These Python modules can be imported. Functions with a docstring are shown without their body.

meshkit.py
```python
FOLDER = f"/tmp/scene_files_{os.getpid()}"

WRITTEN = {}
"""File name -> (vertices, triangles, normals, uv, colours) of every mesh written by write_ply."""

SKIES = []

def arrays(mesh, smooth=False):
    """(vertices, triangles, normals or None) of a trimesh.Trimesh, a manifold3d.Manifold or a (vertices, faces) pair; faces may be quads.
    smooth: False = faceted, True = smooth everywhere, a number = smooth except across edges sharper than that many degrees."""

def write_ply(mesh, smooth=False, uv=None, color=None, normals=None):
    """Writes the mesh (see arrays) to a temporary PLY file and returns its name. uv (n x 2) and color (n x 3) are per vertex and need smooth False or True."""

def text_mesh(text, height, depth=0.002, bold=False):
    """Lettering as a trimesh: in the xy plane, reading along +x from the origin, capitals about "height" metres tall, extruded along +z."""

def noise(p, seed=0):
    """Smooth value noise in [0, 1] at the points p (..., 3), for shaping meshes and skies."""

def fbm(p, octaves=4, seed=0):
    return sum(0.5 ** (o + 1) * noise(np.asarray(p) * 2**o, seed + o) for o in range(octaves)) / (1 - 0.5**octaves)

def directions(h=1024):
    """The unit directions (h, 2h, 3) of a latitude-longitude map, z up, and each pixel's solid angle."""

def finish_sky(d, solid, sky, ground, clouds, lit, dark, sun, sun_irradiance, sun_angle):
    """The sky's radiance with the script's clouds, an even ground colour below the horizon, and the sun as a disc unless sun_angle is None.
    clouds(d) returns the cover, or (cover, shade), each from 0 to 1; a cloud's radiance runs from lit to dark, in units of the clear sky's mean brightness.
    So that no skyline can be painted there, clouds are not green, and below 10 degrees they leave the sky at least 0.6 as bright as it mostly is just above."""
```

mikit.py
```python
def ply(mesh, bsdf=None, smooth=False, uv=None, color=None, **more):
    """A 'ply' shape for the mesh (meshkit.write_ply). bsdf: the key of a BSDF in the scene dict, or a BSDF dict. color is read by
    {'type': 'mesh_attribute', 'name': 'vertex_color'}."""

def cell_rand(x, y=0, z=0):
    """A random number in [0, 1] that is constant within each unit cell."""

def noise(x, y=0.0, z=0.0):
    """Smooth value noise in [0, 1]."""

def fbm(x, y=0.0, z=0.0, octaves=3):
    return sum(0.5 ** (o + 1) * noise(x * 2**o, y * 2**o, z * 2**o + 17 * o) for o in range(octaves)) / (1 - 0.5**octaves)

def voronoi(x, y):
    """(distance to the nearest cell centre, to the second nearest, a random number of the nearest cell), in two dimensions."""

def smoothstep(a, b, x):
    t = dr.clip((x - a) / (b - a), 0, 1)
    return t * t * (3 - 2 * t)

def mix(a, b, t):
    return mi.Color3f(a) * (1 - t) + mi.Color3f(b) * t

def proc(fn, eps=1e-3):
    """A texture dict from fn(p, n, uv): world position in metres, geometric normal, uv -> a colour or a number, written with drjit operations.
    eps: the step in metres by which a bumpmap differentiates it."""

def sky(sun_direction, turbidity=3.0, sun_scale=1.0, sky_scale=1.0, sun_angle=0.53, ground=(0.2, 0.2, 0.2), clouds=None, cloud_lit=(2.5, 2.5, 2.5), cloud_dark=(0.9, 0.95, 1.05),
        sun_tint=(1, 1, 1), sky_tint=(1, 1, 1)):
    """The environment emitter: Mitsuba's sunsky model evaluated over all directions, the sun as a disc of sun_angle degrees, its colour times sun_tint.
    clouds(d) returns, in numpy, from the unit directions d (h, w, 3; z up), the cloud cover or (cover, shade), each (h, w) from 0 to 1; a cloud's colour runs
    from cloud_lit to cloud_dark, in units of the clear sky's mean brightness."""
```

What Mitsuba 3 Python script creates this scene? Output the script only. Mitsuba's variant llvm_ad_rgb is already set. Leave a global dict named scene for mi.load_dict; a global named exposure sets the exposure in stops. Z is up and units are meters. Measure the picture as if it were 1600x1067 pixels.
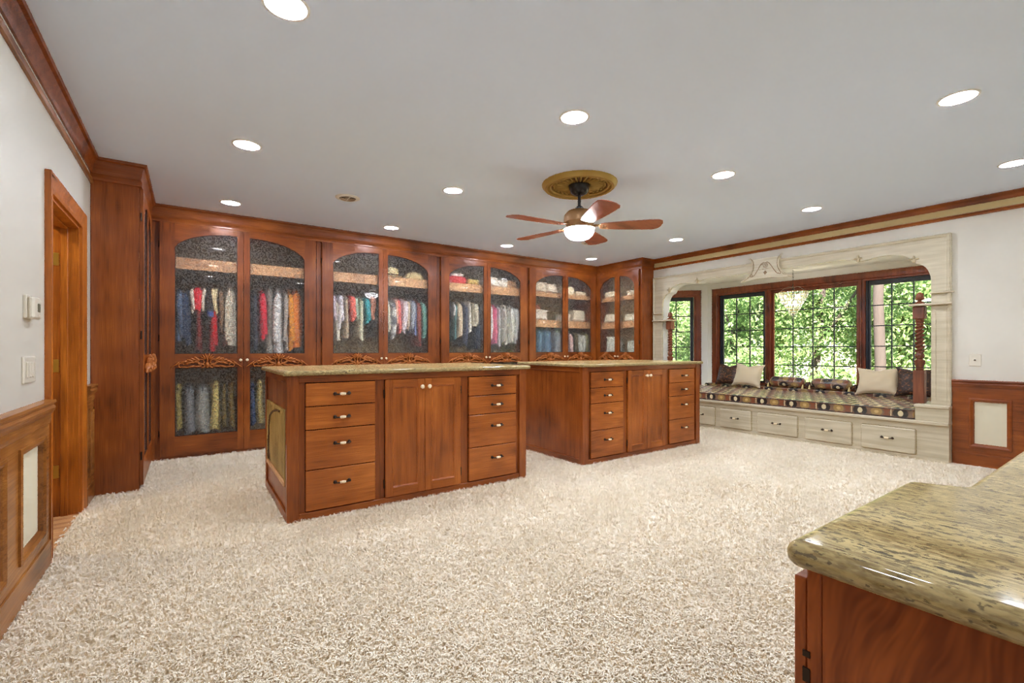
import math, random
import numpy as np, trimesh, shapely, drjit as dr, mitsuba as mi
import mikit, meshkit
from shapely.geometry import Polygon, box as sbox
from mikit import noise, fbm, smoothstep, mix, cell_rand, voronoi

random.seed(7)
rng = np.random.default_rng(11)
T = mi.ScalarTransform4f
scene, labels = {}, {}

# ------------------------------------------------------------------ camera, sky, exposure
YAW = math.radians(34.89)
scene['camera'] = {'type': 'perspective', 'fov': math.degrees(2 * math.atan(800 / 722.6)), 'fov_axis': 'x', 'near_clip': 0.02, 'far_clip': 500.0,
                   'principal_point_offset_x': 0.0, 'principal_point_offset_y': -(546.2 - 533.5) / 1067,
                   'to_world': T().look_at(origin=[0, 0, 1.05], target=[math.sin(YAW), math.cos(YAW), 1.05], up=[0, 0, 1])}
exposure = 0.0
LAMP = [166.0, 179.0, 202.0]          # radiance of a recessed ceiling lamp
GLOBE = [116.0, 128.0, 152.0]            # radiance of the fan's glass bowl
SUN = np.array([-0.55, -0.35, 0.75])


def sky_clouds(d):
    n = meshkit.fbm(d * np.array([3.0, 3.0, 6.0]), 4, 3)
    return np.clip((n - 0.35) * 4, 0, 1), np.clip((n - 0.6) * 1.5, 0, 1)


scene['sky'] = mikit.sky(SUN, turbidity=3.5, sun_scale=26.0, sky_scale=8.5, sky_tint=(0.88, 1.0, 1.12), ground=(0.3, 0.32, 0.28), clouds=sky_clouds, cloud_lit=(2.2, 2.25, 2.3), cloud_dark=(1.3, 1.35, 1.45))


# ------------------------------------------------------------------ materials
def lin(*c):
    c = np.array(c, float) / 255
    return np.where(c <= 0.04045, c / 12.92, ((c + 0.055) / 1.055) ** 2.4)


def L3(*c):
    return [float(v) for v in lin(*c)]


def rgb(*c):
    return {'type': 'rgb', 'value': L3(*c)}


def two(d):
    return {'type': 'twosided', 'nested': d}


def pri(color, rough=0.5, **kw):
    return {'type': 'principled', 'base_color': color, 'roughness': rough, **kw}


def wood_fn(axis, dark, mid, light):
    dark, mid, light = (L3(*c) for c in (dark, mid, light))

    def fn(p, n, uv):
        q = [p.x, p.y, p.z]
        g = q.pop(axis)
        a, b = q
        w = noise(a * 5, b * 5, g * 1.5)
        s = fbm(a * 34 + w * 1.5, b * 34, g * 1.4, 3)
        fine = noise(a * 260, b * 260, g * 9)
        blotch = fbm(a * 4.2 + 5, b * 4.2, g * 3.0, 3)
        t = 0.30 * s + 0.52 * blotch + 0.18 * fine
        c = mix(dark, mid, smoothstep(0.26, 0.52, t))
        return mix(c, light, smoothstep(0.48, 0.78, t))
    return fn


CHERRY = ((92, 42, 12), (130, 64, 20), (160, 88, 32))
for ax, nm in enumerate('xyz'):
    scene['wood_' + nm] = two(pri(mikit.proc(wood_fn(ax, *CHERRY)), 0.30, specular=0.35, clearcoat=0.35, clearcoat_gloss=0.9))
CHERRY_LIT = ((112, 54, 15), (152, 80, 27), (182, 106, 42))  # lighter wood tones paint in the brighter light on the island fronts
scene['wood_drawer_lit'] = two(pri(mikit.proc(wood_fn(0, *CHERRY_LIT)), 0.32, specular=0.35, clearcoat=0.3, clearcoat_gloss=0.9))
scene['wood_door_lit'] = two(pri(mikit.proc(wood_fn(2, *CHERRY_LIT)), 0.32, specular=0.35, clearcoat=0.3, clearcoat_gloss=0.9))


def figured_fn(p, n, uv):
    """wavy rotary-cut figure of a plywood panel"""
    w = fbm(p.x * 5 + p.y * 5, p.z * 3.5, 1.0, 3)
    a = p.y * 90 + p.x * 90 + 13 * w
    s = noise(a, p.z * 10 + 5 * w, 2.0)
    t = noise(a * 3.1, p.z * 26, 5.0)
    b = fbm(p.x * 6 + p.y * 6, p.z * 5, 4.0, 2)
    return mix(L3(112, 50, 15), L3(156, 80, 32), smoothstep(0.15, 0.9, 0.34 * s + 0.26 * t + 0.40 * b))


scene['wood_side'] = two(pri(mikit.proc(figured_fn), 0.38, specular=0.35))
scene['wood_amber'] = two(pri(mikit.proc(wood_fn(2, (110, 54, 10), (160, 86, 20), (196, 116, 36))), 0.32, specular=0.5))
scene['wood_amber_y'] = two(pri(mikit.proc(wood_fn(1, (88, 48, 16), (130, 78, 30), (164, 108, 50))), 0.3, specular=0.5))
scene['wood_dark'] = two(pri(rgb(70, 52, 36), 0.6))
scene['wood_pale'] = two(pri(mikit.proc(wood_fn(0, (150, 106, 70), (188, 140, 96), (212, 168, 122))), 0.45))
scene['wood_plank'] = two(pri(mikit.proc(wood_fn(2, (122, 98, 52), (160, 134, 78), (196, 170, 110))), 0.55))


def plaster_fn(p, n, uv):
    return fbm(p.x * 55, p.y * 55, p.z * 55, 2)


scene['wall_paint'] = two({'type': 'bumpmap', 'arbitrary': mikit.proc(plaster_fn, 2e-3), 'scale': 0.0022, 'bsdf': {'type': 'roughplastic', 'diffuse_reflectance': rgb(230, 224, 209), 'alpha': 0.35}})
scene['bay_paint'] = two({'type': 'diffuse', 'reflectance': rgb(236, 236, 232)})
scene['ceiling_paint'] = two({'type': 'diffuse', 'reflectance': rgb(223, 235, 254)})
scene['tan_paint'] = two({'type': 'diffuse', 'reflectance': rgb(198, 176, 128)})
scene['inset_paint'] = two({'type': 'diffuse', 'reflectance': rgb(218, 210, 184)})


def cream_fn(p, n, uv):
    t = fbm((p.x + p.y) * 4, p.z * 60, p.x * 3, 3)
    return mix(L3(184, 172, 144), L3(200, 189, 164), smoothstep(0.2, 0.8, t))


scene['paint_cream'] = two(pri(mikit.proc(cream_fn), 0.42))
scene['glaze_shadow'] = two(pri(rgb(158, 140, 106), 0.5))  # antique glaze tone that also paints the shadow line round the drawers
scene['back_veneer'] = two({'type': 'diffuse', 'reflectance': rgb(150, 130, 96)})
scene['paint_glaze'] = two(pri(rgb(126, 98, 62), 0.5))


def carpet_fn(p, n, uv):
    t = fbm(p.x * 38, p.y * 38, p.z * 10, 3)
    b = fbm(p.x * 2.2, p.y * 2.2, 0.0, 3)
    return mix(L3(206, 194, 173), L3(236, 226, 208), 0.65 * smoothstep(0.25, 0.75, t) + 0.35 * smoothstep(0.3, 0.7, b))


scene['carpet'] = two({'type': 'diffuse', 'reflectance': mikit.proc(carpet_fn)})
scene['carpet_fibre'] = two({'type': 'diffuse', 'reflectance': {'type': 'mesh_attribute', 'name': 'vertex_color'}})
scene['cloth'] = two({'type': 'diffuse', 'reflectance': {'type': 'mesh_attribute', 'name': 'vertex_color'}})


def granite_fn(p, n, uv):
    w = fbm(p.x * 3, p.y * 3, p.z * 3, 2)
    s = fbm(p.x * 150 + w * 12, p.y * 36 + w * 3, p.z * 110, 4)
    g = fbm(p.x * 210, p.y * 120, p.z * 210, 3)
    band = fbm(p.x * 11 + w, p.y * 1.6, p.z * 8, 3)
    c = mix(L3(132, 112, 70), L3(176, 156, 108), smoothstep(0.30, 0.66, 0.65 * s + 0.35 * g))
    c = mix(c, L3(200, 178, 128), smoothstep(0.52, 0.78, 0.5 * band + 0.5 * s))
    vein = smoothstep(0.54, 0.66, fbm(p.x * 7.0 + 3.1, p.y * 1.1, p.z * 2, 3))
    dike = (p.x - 0.815 - 0.05 * (fbm(p.y * 3.0, 2.0, 1.0, 2) - 0.5)) / 0.030
    vein = dr.maximum(vein * 0.7, dr.exp(-dike * dike))
    c = mix(c, L3(206, 184, 128), 0.55 * vein)
    dark = smoothstep(0.54, 0.66, fbm(p.x * 220, p.y * 60, p.z * 220, 3))
    c = mix(c, L3(112, 90, 54), 0.5 * dark)
    black = smoothstep(0.55, 0.64, fbm(p.x * 105 + 9, p.y * 52, p.z * 105, 3)) * (0.10 + 0.90 * vein)
    speck = smoothstep(0.62, 0.72, fbm(p.x * 150 + 3, p.y * 110, p.z * 150, 4))
    return mix(mix(c, L3(44, 38, 30), 0.88 * black), L3(70, 58, 40), 0.7 * speck)


scene['granite'] = two(pri(mikit.proc(granite_fn), 0.07, specular=0.5))
scene['ceramic'] = two({'type': 'plastic', 'diffuse_reflectance': rgb(240, 222, 186)})
scene['white_trim'] = two({'type': 'plastic', 'diffuse_reflectance': rgb(236, 234, 228)})
scene['plate_plastic'] = two({'type': 'roughplastic', 'diffuse_reflectance': rgb(226, 218, 200), 'alpha': 0.2})
scene['screen_grey'] = two({'type': 'plastic', 'diffuse_reflectance': rgb(120, 112, 84)})
scene['brass'] = two(pri(rgb(214, 176, 84), 0.25, metallic=0.85))
scene['dark_metal'] = two(pri(rgb(58, 46, 36), 0.35, metallic=0.8))
scene['black_metal'] = two(pri(rgb(22, 20, 20), 0.28))
scene['bronze'] = two(pri(rgb(150, 112, 72), 0.4, metallic=0.35))
scene['old_gold'] = two(pri(rgb(176, 144, 72), 0.38, metallic=0.3))
scene['gold_recess'] = two(pri(rgb(104, 68, 30), 0.6))
scene['window_black'] = two(pri(rgb(30, 36, 46), 0.35))
scene['vent_dark'] = two({'type': 'diffuse', 'reflectance': rgb(70, 48, 34)})
scene['window_glass'] = {'type': 'thindielectric', 'int_ior': 1.5}
scene['crystal'] = {'type': 'dielectric', 'int_ior': 1.55}


def pebbles(p, k):
    """smooth noise without a grid direction, on the planes of the doors"""
    u, z = p.x + p.y, p.z
    n1 = noise((0.81 * u + 0.59 * z) * k, (0.81 * z - 0.59 * u) * k, 1.0)
    n2 = noise((0.34 * u - 0.94 * z) * k * 1.13 + 3, (0.34 * z + 0.94 * u) * k * 1.13, 2.0)
    return 0.5 * (n1 + n2)


def pebble_fn(p, n, uv):
    return 0.65 * pebbles(p, 75.0) + 0.35 * pebbles(p, 150.0)


def pebble_mix(p, n, uv):
    return 0.15 + 0.5 * smoothstep(0.36, 0.64, pebbles(p, 105.0))


scene['pebbled_glass'] = {'type': 'blendbsdf', 'weight': mikit.proc(pebble_mix), 'a': {'type': 'thindielectric', 'int_ior': 1.5},
                          'b': {'type': 'bumpmap', 'arbitrary': mikit.proc(pebble_fn, 1.5e-3), 'scale': 0.006, 'bsdf': {'type': 'principledthin', 'base_color': rgb(250, 250, 246), 'roughness': 0.22, 'spec_trans': 0.8, 'diff_trans': 1.2, 'eta': 1.5}}}


def seat_fn(p, n, uv):
    """woven upholstery: dark concentric ovals, rust hourglasses and tan discs in rows"""
    u = p.y / 0.335
    v = (p.x - p.z) / 0.10 + 0.4
    iv = dr.floor(v)
    u = u + iv * 0.37
    tu, tv = u - dr.floor(u), (v - iv - 0.5)
    wob = 0.02 * noise(p.x * 40, p.y * 40, p.z * 40)
    c = mix(L3(92, 68, 52), L3(126, 98, 74), noise(p.x * 20, p.y * 60, p.z * 20))

    def oval(cu, ru, rv):
        d = tu - cu
        return dr.sqrt(dr.square(d / ru) + dr.square(tv / rv)) + wob
    o = oval(0.22, 0.19, 0.52)
    ring = noise(o * 9.0, 0.5, 0.5)
    c = mix(c, mix(L3(30, 24, 24), L3(150, 128, 96), smoothstep(0.62, 0.72, ring)), smoothstep(1.0, 0.96, o))
    lens = oval(0.22, 0.07, 0.30)
    c = mix(c, L3(206, 190, 150), smoothstep(1.0, 0.9, lens))
    hour = dr.abs(tu - 0.55) / (0.05 + 0.16 * dr.abs(tv))
    c = mix(c, L3(118, 66, 42), smoothstep(1.0, 0.92, hour))
    c = mix(c, L3(214, 190, 150), smoothstep(1.0, 0.8, dr.abs(tu - 0.445) / 0.012))
    disc = oval(0.80, 0.15, 0.44)
    c = mix(c, mix(L3(190, 160, 104), L3(150, 120, 70), smoothstep(0.45, 0.5, noise(disc * 6, 3.0, 1.0))), smoothstep(1.0, 0.95, disc))
    return c


scene['seat_fabric'] = two(pri(mikit.proc(seat_fn), 0.28, sheen=1.0, specular=0.9))


def brown_fn(p, n, uv):
    return mix(L3(52, 32, 24), L3(128, 78, 44), smoothstep(0.55, 0.7, fbm(p.x * 60, p.y * 60, p.z * 60, 3)))


scene['brown_fabric'] = two(pri(mikit.proc(brown_fn), 0.5))
scene['cream_fabric'] = two(pri(rgb(222, 204, 172), 0.6, sheen=0.4))
scene['leaf'] = {'type': 'principledthin', 'base_color': {'type': 'mesh_attribute', 'name': 'vertex_color'}, 'roughness': 0.5, 'diff_trans': 0.7}
scene['bark'] = two({'type': 'diffuse', 'reflectance': rgb(84, 80, 82)})


def lawn_fn(p, n, uv):
    return mix(L3(176, 178, 142), L3(224, 218, 200), smoothstep(0.35, 0.55, fbm(p.x * 0.6, p.y * 0.6, 0.0, 4)))


scene['lawn'] = two({'type': 'diffuse', 'reflectance': mikit.proc(lawn_fn)})


# ------------------------------------------------------------------ helpers
def numbered(key):
    if key not in USED:
        USED.add(key)
        return key
    i = 1
    while f'{key}_{i:03d}' in USED:
        i += 1
    k = f'{key}_{i:03d}'
    USED.add(k)
    return k


USED = set()


def thing(name, label=None, cat=None, group=None, kind=None):
    k = numbered(name)
    tag(k, label, cat, group, kind)
    return k


def tag(k, label=None, cat=None, group=None, kind=None):
    d = {a: b for a, b in (('label', label), ('category', cat), ('group', group), ('kind', kind)) if b}
    if d:
        labels[k] = {**labels.get(k, {}), **d}


def part(parent, name, mesh, mat, smooth=False, label=None, kind=None, M=None, color=None, **more):
    k = numbered(f'{parent}__{name}')
    if isinstance(mesh, dict):
        s = dict(mesh)
        if mat:
            s['bsdf'] = {'type': 'ref', 'id': mat}
    else:
        s = mikit.ply(mesh, mat, smooth=smooth, color=color, **more)
    if M is not None:
        s['to_world'] = T(np.asarray(M, float))
    scene[k] = s
    tag(k, label, kind=kind)
    return k


def single(name, mesh, mat, label=None, cat=None, group=None, kind=None, smooth=False, M=None, color=None, **more):
    k = thing(name, label, cat, group, kind)
    s = dict(mesh) if isinstance(mesh, dict) else mikit.ply(mesh, mat, smooth=smooth, color=color, **more)
    if M is not None:
        s['to_world'] = T(np.asarray(M, float))
    scene[k] = s
    return k


def cat(*ms):
    out = []
    for m in ms:
        out += list(m) if isinstance(m, (list, tuple)) else [m]
    return trimesh.util.concatenate(out)


def tm(v, f):
    return trimesh.Trimesh(np.asarray(v, float), np.asarray(f, int), process=False)


def xf(m, M):
    m = m.copy()
    m.vertices = np.asarray(m.vertices) @ np.asarray(M)[:3, :3].T + np.asarray(M)[:3, 3]
    return m


def mat4(x=(1, 0, 0), y=(0, 1, 0), z=(0, 0, 1), o=(0, 0, 0)):
    M = np.eye(4)
    M[:3, 0], M[:3, 1], M[:3, 2], M[:3, 3] = x, y, z, o
    return M


def mv(x=0, y=0, z=0):
    return mat4(o=(x, y, z))


def rz(deg, o=(0, 0, 0)):
    c, s = math.cos(math.radians(deg)), math.sin(math.radians(deg))
    return mat4((c, s, 0), (-s, c, 0), (0, 0, 1), o)


def rot(deg, axis, o=(0, 0, 0)):
    M = trimesh.transformations.rotation_matrix(math.radians(deg), axis)
    M[:3, 3] = o
    return M


_S = np.array([[x, y, z] for x in (-1, 1) for y in (-1, 1) for z in (-1, 1)], float)
_K = np.array([[k == j for j in range(3)] for _ in range(8) for k in range(3)])
_CS = np.repeat(_S, 3, axis=0)
_h = trimesh.convex.convex_hull(np.where(_K, _CS, _CS * 0.7))
_order = [int(np.argmin(np.linalg.norm(np.where(_K, _CS, _CS * 0.7) - v, axis=1))) for v in _h.vertices]
_CF = np.array(_order)[_h.faces]


def bx(x0, x1, y0, y1, z0, z1, c=0.0):
    """a board or block, its edges chamfered by c"""
    lo, hi = np.minimum((x0, y0, z0), (x1, y1, z1)), np.maximum((x0, y0, z0), (x1, y1, z1))
    if c <= 0:
        m = trimesh.creation.box(hi - lo)
        m.vertices = m.vertices + (lo + hi) / 2
        return m
    h = (hi - lo) / 2
    c = min(c, h.min() * 0.8)
    return tm((lo + hi) / 2 + np.where(_K, _CS * h, _CS * (h - c)), _CF)


def extrude(poly, depth, M=None):
    m = trimesh.creation.extrude_polygon(poly, depth, engine='earcut')
    return m if M is None else xf(m, M)


def XZ(y):
    """takes local (u, v, w) to world (u, y - w, v): a panel in the xz plane, its thickness towards -y"""
    return mat4((1, 0, 0), (0, 0, 1), (0, -1, 0), (0, y, 0))


def YZ(x):
    """local (u, v, w) to world (x - w, u, v): a panel in the yz plane, its thickness towards -x (mirrored winding is fine: two-sided)"""
    return mat4((0, 1, 0), (0, 0, 1), (-1, 0, 0), (x, 0, 0))


def tube(pts, r, sides=8):
    p = np.asarray(pts, float)
    n = len(p)
    t = np.gradient(p, axis=0)
    t /= np.linalg.norm(t, axis=1, keepdims=True) + 1e-12
    a = np.cross(t, np.where(np.abs(t[:, 2:]) < 0.9, [0, 0, 1.0], [1.0, 0, 0]))
    a /= np.linalg.norm(a, axis=1, keepdims=True) + 1e-12
    b, ang = np.cross(t, a), np.arange(sides) * 2 * np.pi / sides
    rad = np.broadcast_to(np.asarray(r, float), (n,))[:, None, None]
    v = p[:, None] + rad * (np.cos(ang)[None, :, None] * a[:, None] + np.sin(ang)[None, :, None] * b[:, None])
    i, j = np.meshgrid(np.arange(n - 1), np.arange(sides), indexing='ij')
    q = np.stack([i * sides + j, i * sides + (j + 1) % sides, (i + 1) * sides + (j + 1) % sides, (i + 1) * sides + j], -1).reshape(-1, 4)
    caps = [[0, k + 1, k] for k in range(1, sides - 1)] + [[(n - 1) * sides, (n - 1) * sides + k, (n - 1) * sides + k + 1] for k in range(1, sides - 1)]
    return tm(v.reshape(-1, 3), np.vstack([q[:, [0, 1, 2]], q[:, [0, 2, 3]], caps]))


def lathe(prof, n=32, M=None):
    """prof: (radius, z) from one end to the other"""
    prof = np.array(prof, float)
    a = np.arange(n) * 2 * math.pi / n
    v = np.stack([prof[:, None, 0] * np.cos(a), prof[:, None, 0] * np.sin(a), np.repeat(prof[:, 1:2], n, 1)], -1).reshape(-1, 3)
    i, j = np.meshgrid(np.arange(len(prof) - 1), np.arange(n), indexing='ij')
    q = np.stack([i * n + j, i * n + (j + 1) % n, (i + 1) * n + (j + 1) % n, (i + 1) * n + j], -1).reshape(-1, 4)
    m = tm(v, np.vstack([q[:, [0, 1, 2]], q[:, [0, 2, 3]]]))
    return m if M is None else xf(m, M)


def cap_faces(P):
    tv, tf = trimesh.creation.triangulate_polygon(Polygon(P), engine='earcut')
    return np.array([int(np.argmin(np.abs(np.asarray(P) - q).sum(1))) for q in tv])[tf]


def moulding(path, prof, closed=False, side=1):
    """sweeps prof = [(d, z)...] along a path in the xy plane with mitred corners; d goes to the right of the path (side=1)"""
    P, prof = np.array(path, float), np.array(prof, float)
    n, rings = len(P), []
    for i in range(n):
        a = P[i] - P[i - 1] if (i > 0 or closed) else P[1] - P[0]
        b = P[(i + 1) % n] - P[i] if (i < n - 1 or closed) else P[-1] - P[-2]
        a, b = a / np.linalg.norm(a), b / np.linalg.norm(b)
        na, nb = np.array([a[1], -a[0]]) * side, np.array([b[1], -b[0]]) * side
        m = (na + nb) / (1 + na @ nb)
        rings.append(np.column_stack([P[i] + prof[:, :1] * m, prof[:, 1]]))
    k, F = len(prof), []
    for i in range(n if closed else n - 1):
        j = (i + 1) % n
        for a in range(k):
            b = (a + 1) % k
            F += [[i * k + a, i * k + b, j * k + b], [i * k + a, j * k + b, j * k + a]]
    if not closed:
        tri = cap_faces(prof)
        F += [list(t) for t in tri] + [[(n - 1) * k + t[0], (n - 1) * k + t[1], (n - 1) * k + t[2]] for t in tri]
    m = tm(np.vstack(rings), F)
    return m


def loft(poly, prof):
    """a slab whose outline is poly (CCW xy points), prof = [(inset, z)...] from bottom to top, capped"""
    P = np.array(poly, float)
    a, b = P - np.roll(P, 1, 0), np.roll(P, -1, 0) - P
    a, b = a / np.linalg.norm(a, axis=1)[:, None], b / np.linalg.norm(b, axis=1)[:, None]
    na, nb = np.column_stack([-a[:, 1], a[:, 0]]), np.column_stack([-b[:, 1], b[:, 0]])
    m = (na + nb) / (1 + (na * nb).sum(1))[:, None]
    n = len(P)
    v = np.vstack([np.column_stack([P + m * d, np.full(n, z)]) for d, z in prof])
    F = []
    for i in range(len(prof) - 1):
        for j in range(n):
            k = (j + 1) % n
            F += [[i * n + j, i * n + k, (i + 1) * n + k], [i * n + j, (i + 1) * n + k, (i + 1) * n + j]]
    tri = cap_faces(P)
    F += [list(t[::-1]) for t in tri] + [list(t + (len(prof) - 1) * n) for t in tri]
    return tm(v, F)


def bull(z0, z1, n=6):
    r = (z1 - z0) / 2
    return [(r - r * math.cos(t), (z0 + z1) / 2 + r * math.sin(t)) for t in np.linspace(-math.pi / 2, math.pi / 2, n * 2 + 1)]


def rounded(poly, r):
    """rounds the corners of a polygon, convex and concave"""
    p = Polygon(poly).buffer(-r).buffer(2 * r, quad_segs=4).buffer(-r, quad_segs=4).simplify(r * 0.02)
    return np.array(p.exterior.coords)[:-1][::(1 if p.exterior.is_ccw else -1)]


def ellipsoid(c, r, R=None, sub=1):
    m = trimesh.creation.icosphere(subdivisions=sub)
    v = m.vertices * np.asarray(r)
    if R is not None:
        v = v @ np.asarray(R)[:3, :3].T
    return tm(v + np.asarray(c), m.faces)


def frame_mesh(u0, u1, v0, v1, w, prof_t, M):
    """a mitred rectangular frame (outside size), members w wide, thick prof_t, in local (u, v), lifted by M"""
    p = sbox(u0, v0, u1, v1).difference(sbox(u0 + w, v0 + w, u1 - w, v1 - w))
    return extrude(p, prof_t, M)


def picture_mould(u0, u1, v0, v1, prof, M):
    """a moulding round a rectangle; prof (d, h): d inwards from the outline, h height above the panel"""
    m = moulding([(u0, v0), (u1, v0), (u1, v1), (u0, v1)], prof, closed=True, side=-1)
    return xf(m, M)


CACHE = {}


def cached(key, make, mat, smooth=False):
    if key not in CACHE:
        CACHE[key] = mikit.ply(make(), mat, smooth=smooth)
    return CACHE[key]

# ------------------------------------------------------------------ the room shell
XL, XR, YB, YN, ZC = -0.58, 5.83, 6.12, -0.52, 2.42
YW, XC, YC, XLC, YLC = 5.50, 5.56, 4.57, -0.31, 4.42      # fronts of the back, right and left wardrobes
ZBAY = 2.14
BAY = [(5.97, 0.15), (6.25, 0.42), (7.15, 1.32), (7.15, 4.50), (6.25, 5.40), (5.97, 5.68)]


def height_field():
    xs, ys = np.arange(XL - 0.02, XR + 0.02, 0.0135), np.arange(YN, YB, 0.0135)
    X, Y = np.meshgrid(xs, ys)
    p = np.stack([X, Y, X * 0], -1)
    z = 0.009 * (meshkit.fbm(p * 26, 2, 5) - 0.5) + 0.008 * (meshkit.noise(p * 60, 9) - 0.5) + 0.01 * (meshkit.fbm(p * 3, 3, 2) - 0.5)
    ny, nx = X.shape
    i, j = np.meshgrid(np.arange(ny - 1), np.arange(nx - 1), indexing='ij')
    a = i * nx + j
    return np.stack([X, Y, z], -1).reshape(-1, 3), np.stack([a, a + 1, a + nx + 1, a + nx], -1).reshape(-1, 4)


v, f = height_field()
single('floor', (v, f), 'carpet', 'cream shag carpet covering the floor of the dressing room', kind='structure', smooth=True)


def pile():
    """tufts: one bent three-cornered blade each, thinner with distance from where people look from"""
    q = np.column_stack([rng.uniform(XL, 5.72, 900000), rng.uniform(0.25, 5.5, 900000)])
    d = np.maximum(np.hypot(q[:, 0] - 0.1, q[:, 1] + 0.2), 1.3)
    keep = rng.uniform(0, 1, len(q)) < np.clip((1.5 / d) ** 1.7, 0.10, 1.0)
    under = np.zeros(len(q), bool)
    for x0 in (0.50, 2.93):
        under |= (q[:, 0] > x0) & (q[:, 0] < x0 + 1.74) & (q[:, 1] > 3.08) & (q[:, 1] < 3.98)
    p = q[keep & ~under]
    n = len(p)
    a = rng.uniform(0, 2 * np.pi, n)
    lean = rng.uniform(0.005, 0.017, n)
    h = rng.uniform(0.008, 0.019, n)
    w = rng.uniform(0.0018, 0.0040, n)
    d = np.column_stack([np.cos(a), np.sin(a)])
    s = np.column_stack([-d[:, 1], d[:, 0]])
    b0 = np.column_stack([p - s * w[:, None], np.full(n, -0.004)])
    b1 = np.column_stack([p + s * w[:, None], np.full(n, -0.004)])
    m0 = np.column_stack([p + d * lean[:, None] * 0.35 - s * w[:, None], h * 0.8])
    m1 = np.column_stack([p + d * lean[:, None] * 0.35 + s * w[:, None], h * 0.8])
    t = np.column_stack([p + d * lean[:, None] * 1.5, h])
    v = np.stack([b0, b1, m1, m0, t], 1).reshape(-1, 3)
    k = np.arange(n)[:, None] * 5
    f = np.vstack([k + [0, 1, 2], k + [0, 2, 3], k + [3, 2, 4]])
    tone = rng.uniform(0, 1, (n, 1))
    c = lin(218, 206, 183) * (1 - tone) + lin(246, 236, 217) * tone
    return v, f, np.repeat(c, 5, axis=0)


v, f, c = pile()
part('floor', 'carpet_pile', (v, f), 'carpet_fibre', color=c, kind='stuff', label='shaggy cream tufts of the carpet')

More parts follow.
